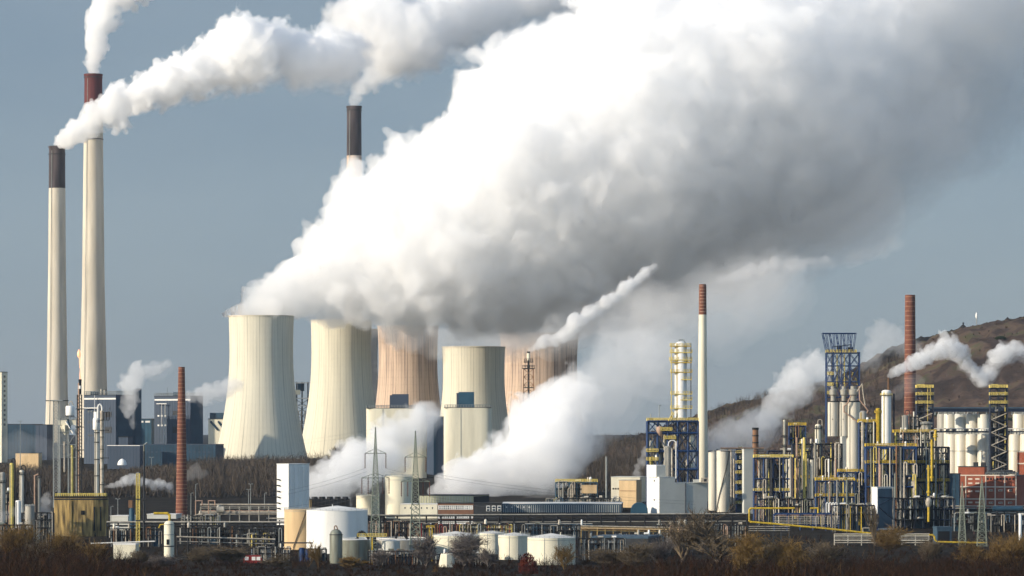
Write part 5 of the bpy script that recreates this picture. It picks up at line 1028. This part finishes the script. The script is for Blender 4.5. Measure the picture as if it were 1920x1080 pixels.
woods(range(2240,2640,26), 1020, 1420, [(1020,880),(1090,846),(1120,830),(1160,820),(1220,812),(1300,805),(1420,800)], 3.6, 'bare_woods', hill_z, 2)
woods(range(3700,4300,60), 980, 1380, [(980,806),(1380,800)], 5.0, 'far_woods', lambda x,d: g(d), 7, hmax=20)
woods(range(2520,3080,36), 1100, 1700, [(1180,600),(1700,600)], 6.0, 'hillside_scrub', hill_z, 3, hmax=10, n=10)
woods(range(2600,3060,40), 1640, 2000, [(1640,500),(2000,500)], 6.5, 'hillside_heath', hill_z, 4, hmax=2.2, m='wood', n=8)
for i,(px,D,w_,l) in enumerate(((1876,2870,20,'dark evergreen bush high on the hill near the right edge'),(1628,2700,24,'dark evergreen bush behind the blue lattice tower'),(1632,2600,16,'low dark evergreen bush on the lower hill right of the silver trio'),(1760,2680,18,'dark evergreen bush on the hill above the silos'),(1890,2620,20,'dark evergreen bush above the right stair tower'))):
    xw = X(px, D); z = hill_z(xw, D); n = 900; p = rg.normal(size=(n,3)); p = unit(p)*rg.uniform(.5,1,(n,1))**.5*np.array([S(w_,D)*.5, S(w_,D)*.5, S(w_,D)*.22]); p[:,2] = abs(p[:,2])
    v, f = blades(p, unit(rg.normal(size=(n,3))), rg.uniform(.5,1.1,n), rg.uniform(.4,.8,n)); o = flat(v, f, 'evergreen_bush', PM['green']); o.location = (xw, D, z); o['label'] = l; o['category'] = 'bush'; o['group'] = 'evergreen bushes on the hill'
# single bare trees
def bare_tree(label, px, D, ytop, width, seed, twm='twig', trunk=1.0, name='bare_tree', cat='tree', levels=4, yb=None, droop=0.0, split=2, group='bare trees in front of the works'):
    r_ = random.Random(seed); z0 = CAMZ-((yb or yg(D))-HZ)/F*D-.3; H = CAMZ-(ytop-HZ)/F*D-z0; segs, tw = [], []; wr = S(width,D)*.5
    def grow(p, d, L_, rad, lv):
        n = 3; q = p
        for i in range(n):
            d = (d+Vector((r_.gauss(0,.14),r_.gauss(0,.14),r_.gauss(.035,.07)-droop*lv*.04))).normalized(); e = q+d*(L_/n); segs.append((q.copy(), e.copy(), rad*(1-i*.22), rad*(1-(i+1)*.22), lv)); q = e
            if lv < levels and (i > 0 or lv > 0 or trunk > 0):
                for _ in range(split if lv < 2 else r_.choice((1,1,2))):
                    a = r_.uniform(0,2*PI); sp = r_.uniform(.6,1.3)*min(1.8,wr/H*2.5); dd = (d+Vector((math.cos(a)*sp, math.sin(a)*sp, r_.uniform(-.1,.35)))).normalized(); grow(q, dd, L_*r_.uniform(.55,.95), rad*.58, lv+1)
        if lv >= levels-1:
            for _ in range(2): tw.append((q-d*(L_*r_.uniform(0,.6)), (d+Vector((r_.gauss(0,.6),r_.gauss(0,.6),r_.gauss(.1-droop,.4)))).normalized(), L_*r_.uniform(.4,.9)))
    grow(Vector((0,0,0)), Vector((r_.gauss(0,.08),0,1)).normalized(), H*.27, H*.040*trunk, 0)
    top = max(max(s_[1].z for s_ in segs), max((a+d*l).z for a,d,l in tw)); sc = H/top; wx = sorted(abs(s_[1].x) for s_ in segs)[int(len(segs)*.97)]+.3; sx = wr/wx
    e = bpy.data.objects.new(name, None); C.objects.link(e); e.location = (X(px,D), D, z0); e['label'] = label; e['category'] = cat; e['group'] = group
    M_ = Matrix.Diagonal((sx, sx, sc))
    for nm, lo, hi in (('trunk',0,0),('crown',1,9)):
        V, Fc = [], []
        for p, q, a, b, lv in segs:
            if not lo <= lv <= hi: continue
            p, q = M_@p, M_@q; d = (q-p).normalized(); u = d.orthogonal().normalized(); w_ = d.cross(u); o = len(V)
            for c, rr_ in ((p,a),(q,b)):
                for k in range(4): V.append(c+(u*math.cos(k*PI/2)+w_*math.sin(k*PI/2))*max(rr_,.045))
            for k in range(4): Fc.append((o+k, o+(k+1)%4, o+4+(k+1)%4, o+4+k))
        v = np.array([tuple(x_) for x_ in V]); f = np.array(Fc)
        if nm == 'crown' and tw:
            b_ = np.array([tuple(M_@a) for a,_,_ in tw]); d_ = unit(np.array([tuple(M_@d) for _,d,_ in tw])); L_ = np.array([l for *_,l in tw])*min(sx,1.2); v2, f2 = blades(b_, d_, L_, np.full(len(b_), .07)); f = np.concatenate([f, f2+len(v)]); v = np.concatenate([v, v2])
        o = flat(v, f, nm, M['bark'] if nm == 'trunk' else PM[twm]); o.parent = e
    return e
bare_tree('spreading bare tree with dark limbs before the grey corner building, left of two', 1278, 1360, 932, 105, 1, levels=4, trunk=1.2)
bare_tree('spreading bare tree before the silver tanks, right of two', 1345, 1350, 936, 110, 2, levels=4, trunk=1.3)
bare_tree('grey round bare bush in front of the leftmost low cream tank', 868, 1330, 984, 66, 3, 'grey', .8, 'bare_bush', 'bush', split=4, droop=.6)
bare_tree('small bare bush between the second and third low cream tanks', 915, 1320, 1018, 34, 4, 'grey', .7, 'bare_bush', 'bush')
bare_tree('thin bare sapling before the big white tank', 598, 1330, 1004, 40, 5, 'golden', .5, 'bare_tree', 'tree')
bare_tree('grey bare bush at the foot of the right lattice pylon', 800, 1335, 990, 46, 6, 'grey', .7, 'bare_bush', 'bush', split=4)
bare_tree('golden brown drooping tree at the left of the yellow pipeline foot', 1400, 1180, 985, 60, 7, 'golden', .6, 'bare_tree', 'tree', droop=1.2, split=4)
bare_tree('golden brown drooping tree under the yellow pipeline bend', 1478, 1180, 990, 60, 8, 'golden', .6, 'bare_tree', 'tree', droop=1.2, split=4)
bare_tree('tall bare sapling in front of the glazed shed', 1640, 1480, 930, 26, 9, 'twig', .5)
bare_tree('brown bare bush under the glazed shed', 1668, 1500, 978, 60, 10, 'golden', .6, 'bare_bush', 'bush', split=4)
bare_tree('brown bare bush at the lower left below the heater block', 120, 1330, 982, 70, 12, 'golden', .6, 'bare_bush', 'bush', split=4)
bare_tree('brown bare bush at the left frame corner', 30, 1330, 968, 70, 13, 'golden', .6, 'bare_bush', 'bush', split=4)
bare_tree('reddish bare bush below the sloping pipe rack', 372, 1380, 1014, 60, 14, 'twig', .5, 'bare_bush', 'bush', split=4)
bare_tree('bare bush at the left of the white tank below the dark pump structure', 430, 1385, 1012, 70, 15, 'twig', .5, 'bare_bush', 'bush', split=4)
bare_tree('bare bushes edge shrub before the largest low cream tank', 1058, 1290, 1012, 40, 16, 'golden', .5, 'bare_bush', 'bush')
bare_tree('low bare shrub left of the two spreading trees', 1190, 1310, 1008, 60, 17, 'twig', .5, 'bare_bush', 'bush', split=4)
bare_tree('brown shrub at the right frame corner', 1885, 1240, 975, 90, 18, 'golden', .5, 'bare_bush', 'bush', split=4)
for px,D,yt,w_,sd,m_,l in ((70,1240,1000,60,41,'twig','low brown bush in the corner scrub, leftmost'),(185,1290,1000,50,42,'golden','golden bare bush right below the heater block corner'),(255,1345,1028,44,43,'twig','small dark bush under the pale low cabin'),(300,1320,1036,50,44,'grey','grey bush at the foot of the cream vessel'),(520,1330,1034,56,45,'twig','dark bush before the black skid with white bent pipes'),(660,1320,1036,50,46,'golden','golden bare bush before the rust stained tank'),(712,1340,1022,36,47,'grey','thin grey bush between yellow post and right pylon'),(1135,1330,1020,70,48,'twig','wide bare bush right of the largest low cream tank'),(1235,1320,1000,50,49,'grey','grey bush at the left foot of the spreading bare trees'),(1545,1300,1002,60,50,'twig','brown bush before the left end of the silver pipe rack'),(1745,1330,1000,44,51,'twig','brown bush at the step of the yellow pipeline'),(1820,1290,1002,70,52,'golden','wide golden bush at the feet of the two right pylons'),(1440,1230,1002,50,53,'twig','dark bush between the two golden drooping trees')):
    bare_tree(l, px, D, yt, w_, sd, m_, .5, 'bare_bush', 'bush', split=3)
bare_tree('bare tree at the foot of the second cooling tower', 640, 2700, 822, 36, 19, 'wood', 1.4)
n = 1500; p = unit(rg.normal(size=(n,3)))*rg.uniform(.6,1,(n,1)); p[:,2] = abs(p[:,2]); p *= np.array([S(18,1280), S(18,1280), S(40,1280)])
v, f = blades(p, unit(rg.normal(size=(n,3))+p*.5), rg.uniform(.4,.9,n), rg.uniform(.15,.35,n)); o = flat(v, f, 'red_bush', PM['red']); o.location = (X(990,1280), 1280, g(1280)-.2); o['label'] = 'dark red rounded bush in front of the low cream tanks'; o['category'] = 'bush'
# ------------------------------------------------------------------ steam and smoke
G1, G2, G3 = 'plumes of the power station', 'low steam clouds in the refinery', 'smoke trails of the refinery stacks'
smoke('steam_plume', 'huge white plume rising right from the cooling towers across the sky', G1, [(452,590,2995,18),(478,582,3000,32),(524,558,3000,48),(590,535,3010,62),(680,495,3020,100),(780,468,3040,150),(900,435,3060,198),(1040,395,3080,240),(1210,300,3110,285),(1400,215,3150,300),(1590,140,3200,300),(1760,70,3240,260),(1900,20,3260,200)], 84, 2.0,
 [(.0022,1.02,1.18),(.003,1.0,1.05),(.005,1.0,.85),(.008,1.0,.5),(.055,.98,.0)], [(34,16),(16,10),(7,5)], seed=21, kk=.2, depth=.8)
smoke('steam_plume', 'grey low plume drifting off the rear cooling towers under the great plume', G1, [(690,622,3280,22),(770,634,3250,30),(880,642,3232,36),(970,632,3300,52),(1120,570,3380,95),(1270,500,3400,110),(1430,440,3420,110),(1600,380,3450,100)], 34, 2.6, [(.008,1.1,1.3),(.016,.9,.6)], [(22,7),(11,4)], seed=8)
smoke('steam_plume', 'white plume streaming right from the left pale chimney across the tallest one', G1, [(107,270,3100,9),(128,258,3080,15),(160,238,3070,24),(215,205,3070,36),(290,170,3070,46),(370,140,3080,55),(450,110,3090,72),(510,105,3100,72),(590,120,3120,52),(650,105,3150,60)], 44, 1.2, [(.012,.95,1.2),(.03,.94,.95),(.05,.92,.75),(.12,.9,.35)], [(16,8),(8,5),(3.8,2.6)], seed=5)
smoke('steam_plume', 'bright white plume leaving the tallest chimney through the top of the picture', G1, [(175,134,3200,13),(177,105,3200,16),(181,70,3200,22),(192,30,3200,30),(225,-15,3200,38),(290,-55,3210,44)], 24, 1.2, [(.03,1.02,1.06),(.16,1,.97)], [(11,6),(5.5,3.6),(2.8,1.8)], seed=6)
smoke('steam_plume', 'white smoke curling off the rear pinkish chimney up to the cloud', G1, [(664,195,3600,10),(672,172,3600,16),(695,148,3600,22),(730,130,3600,27),(770,100,3600,32)], 16, 1.3, [(.02,1.06,1.2),(.07,1,.8)], [(10,3.5),(5,2),(2.6,1)], seed=7)
smoke('steam_plume', 'loose grey white cloud at the top centre left of the great plume', G1, [(650,40,3500,50),(720,60,3500,85),(800,65,3520,80),(870,30,3540,70),(950,0,3560,60),(1060,0,3580,50),(1170,-20,3600,45)], 30, 2.0, [(.008,1.06,1.15),(.02,1,.9),(.05,.75,.6)], [(24,9),(12,6),(6,3)], seed=9)
smoke('steam_plume', 'thin grey streak of cloud between the top cloud and the great plume', G1, [(850,95,3450,14),(890,135,3450,16),(930,160,3450,20),(990,120,3450,36),(1040,100,3450,40)], 14, 1.8, [(.008,1.1,1.1),(.014,.8,.7)], [(14,5),(7,2.5)], seed=10)
smoke('smoke_trail', 'white smoke trailing right from the slender flare derrick', G3, [(992,658,2300,3),(1006,650,2300,7),(1022,641,2300,12),(1036,640,2300,8),(1052,632,2300,16),(1068,627,2300,12),(1080,606,2300,19),(1093,598,2300,11),(1106,588,2305,18),(1124,579,2310,11),(1138,566,2310,16),(1156,556,2315,10),(1172,540,2320,15),(1192,528,2330,9),(1210,512,2340,11),(1228,500,2340,5)], 60, .6, [(.07,1.0,1.1),(.18,.92,.15)], [(6,2.6),(3,1.6),(1.6,.7)], seed=12, lev=(9,5))
smoke('steam_cloud', 'dense white steam cloud over the cooling cells left of the pylons', G2, [(575,925,1845,20),(600,915,1850,34),(640,895,1860,48),(680,880,1870,55),(720,850,1880,50),(760,815,1890,42),(800,785,1900,30)], 30, .9, [(.02,1.02,1.15),(.04,1,.85),(.06,.95,.3)], [(12,6),(6,3.4),(3,1.6)], seed=13)
smoke('steam_cloud', 'broad white steam cloud right of the pylons hiding the tower feet', G2, [(838,922,2170,28),(880,903,2175,44),(930,888,2180,60),(990,858,2190,82),(1040,820,2200,86),(1060,780,2210,70),(1070,745,2210,42)], 34, .9, [(.02,1.02,1.15),(.04,1,.85),(.05,.95,.5)], [(12,6),(6,3.4),(3,1.6)], seed=14)
smoke('steam_veil', 'thin pale veil of steam between the broad steam cloud and the white column', G2, [(1010,900,2150,60),(1090,800,2200,70),(1140,720,2200,80),(1190,670,2220,80),(1240,690,2250,70)], 18, 2.2, [(.007,1.1,1.15),(.013,.8,.6)], [(16,6),(8,3)], seed=15)
smoke('steam_veil', 'very thin high veil of steam around the brick topped white chimney', G2, [(1180,640,2700,60),(1280,600,2700,80),(1380,580,2700,85),(1460,540,2750,70)], 14, 2.6, [(.0035,1.2,1.2),(.005,.8,.8)], [(20,8)], seed=16)
smoke('steam_cloud', 'white steam puff rising between the blue block and the blue lattice tower', G2, [(1430,795,2300,16),(1450,770,2300,26),(1478,745,2300,36),(1502,710,2300,40),(1520,690,2300,34),(1545,700,2300,30)], 20, .8, [(.02,1.06,1.2),(.06,1,.8)], [(10,4.5),(5,2.6),(2.5,1.2)], seed=17)
smoke('steam_veil', 'grey steam drifting over the silver tanks right of the white chimney', G2, [(1310,860,2250,30),(1345,845,2250,40),(1385,820,2260,42),(1430,800,2270,40)], 16, 1.2, [(.014,1.1,1.2),(.032,.9,.7)], [(9,4),(4.5,2)], seed=18)
smoke('steam_cloud', 'pale steam cloud behind the blue lattice tower and the brick chimney', G2, [(1618,690,2560,16),(1640,655,2560,28),(1660,630,2560,30),(1690,650,2560,28),(1720,660,2560,22)], 14, 1.1, [(.008,1.1,1.2),(.018,.9,.8)], [(9,4),(4.5,2)], seed=19)
smoke('steam_cloud', 'faint steam behind the white steaming column', G2, [(1680,740,2350,12),(1700,725,2350,18),(1720,715,2350,14)], 8, .9, [(.015,1.1,1.1)], [(6,3),(3,1.2)], seed=20)
smoke('smoke_trail', 'white smoke ribbon winding right from the stub chimney past the hill', G3, [(1667,706,1870,3),(1676,697,1870,8),(1696,690,1880,11),(1722,678,1890,15),(1748,664,1900,20),(1774,648,1910,24),(1798,662,1920,20),(1815,685,1925,18),(1832,708,1930,18),(1848,714,1935,16),(1862,690,1940,16),(1878,662,1945,20),(1900,660,1950,20),(1930,670,1955,16)], 50, .65, [(.04,1.06,1.15),(.16,.95,.55)], [(6,2.6),(3,1.5),(1.6,.7)], seed=21)
smoke('steam_cloud', 'small white steam puff over the roof left of the white corner building', G2, [(1196,888,2120,12),(1204,870,2120,13),(1212,848,2120,11),(1222,830,2120,9)], 8, .7, [(.03,1.05,1.1),(.06,.8,.7)], [(5,1.6),(2.5,.8)], seed=22)
smoke('smoke_trail', 'faint wisp of smoke above the brick topped white chimney', G3, [(1345,528,2700,8),(1400,510,2700,14),(1450,498,2700,19),(1500,495,2700,17),(1560,490,2700,14)], 18, 1.2, [(.014,1.1,1.2),(.035,.9,.6)], [(7,2.6),(3.5,1.6)], seed=23)
smoke('smoke_trail', 'fainter wisp of smoke far right below the great plume', G3, [(1590,490,2900,12),(1630,475,2900,18),(1680,455,2900,20)], 8, 1.5, [(.012,1.2,1.2)], [(8,3),(4,1.6)], seed=24)
smoke('steam_cloud', 'white steam leaping from the boiler house behind the tallest chimney', G2, [(250,800,2800,5),(243,775,2800,12),(238,745,2800,19),(244,715,2800,22),(265,700,2800,22),(292,695,2800,20),(312,690,2800,14)], 20, 1.0, [(.015,1.06,1.3),(.06,1,.2)], [(9,4),(4.5,2.2)], seed=25)
smoke('steam_cloud', 'white steam trailing from the second boiler house to the first cooling tower', G2, [(362,745,2850,12),(385,738,2850,18),(412,735,2850,20),(440,725,2860,18)], 12, 1.0, [(.02,1.06,1.2),(.05,1,.9)], [(9,4),(4.5,2.2)], seed=26)
smoke('steam_cloud', 'thin steam streak down the flank of the second boiler house', G2, [(372,755,2840,9),(382,775,2840,8),(386,800,2840,6)], 7, 1.0, [(.012,1.1,1.1)], [(6,2)], seed=27)
smoke('smoke_trail', 'small jet of white steam left of the brick chimney', G3, [(196,913,1850,2),(212,910,1850,5),(232,906,1850,9),(250,895,1855,12),(268,906,1855,8),(285,910,1860,10),(303,908,1860,13),(322,918,1865,11)], 22, .5, [(.05,1.06,1.2),(.16,.9,.5)], [(4,2),(2,1)], seed=28)
smoke('smoke_trail', 'thin puff of steam right of the brick chimney', G3, [(350,895,1900,10),(366,882,1900,14),(378,888,1900,12)], 8, .6, [(.03,1.1,1.1)], [(4,2),(2,1)], seed=29)
smoke('steam_cloud', 'low grey steam beside the concrete heater block', G2, [(84,968,1650,17),(85,945,1650,14),(88,928,1650,7)], 8, .6, [(.04,1.06,1.1),(.06,.85,.5)], [(4,1.4),(2,.7)], seed=30)
smoke('steam_cloud', 'low pale steam at the lower left frame edge', G2, [(-10,972,1480,12),(14,965,1480,11),(34,958,1480,10),(50,952,1480,6)], 8, .6, [(.05,1.06,1.1)], [(4,1.4),(2,.7)], seed=31)
smoke('steam_veil', 'dim steam haze over the cream block at the far left', G2, [(15,850,2560,24),(45,830,2560,26),(80,840,2560,22),(105,850,2560,16)], 8, 1.6, [(.008,1.1,1.1)], [(8,4)], seed=32)
smoke('steam_veil', 'thin steam sliding between the white silo blocks', G2, [(735,800,2380,14),(775,820,2380,26),(800,790,2380,20),(822,765,2380,14)], 8, 1.2, [(.014,1.1,1.1)], [(8,4),(4,2)], seed=33)
smoke('steam_cloud', 'small pale puff beside the pinkish brown cooling tower', G2, [(705,682,3250,6),(708,700,3250,8),(704,720,3250,6),(704,745,3250,5)], 6, 1.2, [(.02,1.05,1.1)], [(5,2)], seed=34)
# ------------------------------------------------------------------ air
bm = bmesh.new(); bmesh.ops.create_cube(bm, size=1); me = bpy.data.meshes.new('haze'); bm.to_mesh(me); bm.free()
hz = bpy.data.objects.new('haze', me); C.objects.link(hz); hz['kind'] = 'stuff'; hz.scale = (22000, 12400, 780); hz.location = (0, 6100, 780/2-2); me.materials.append(vol_mat('haze_air', 2.0e-5, (.68,.83,1.0), .3))
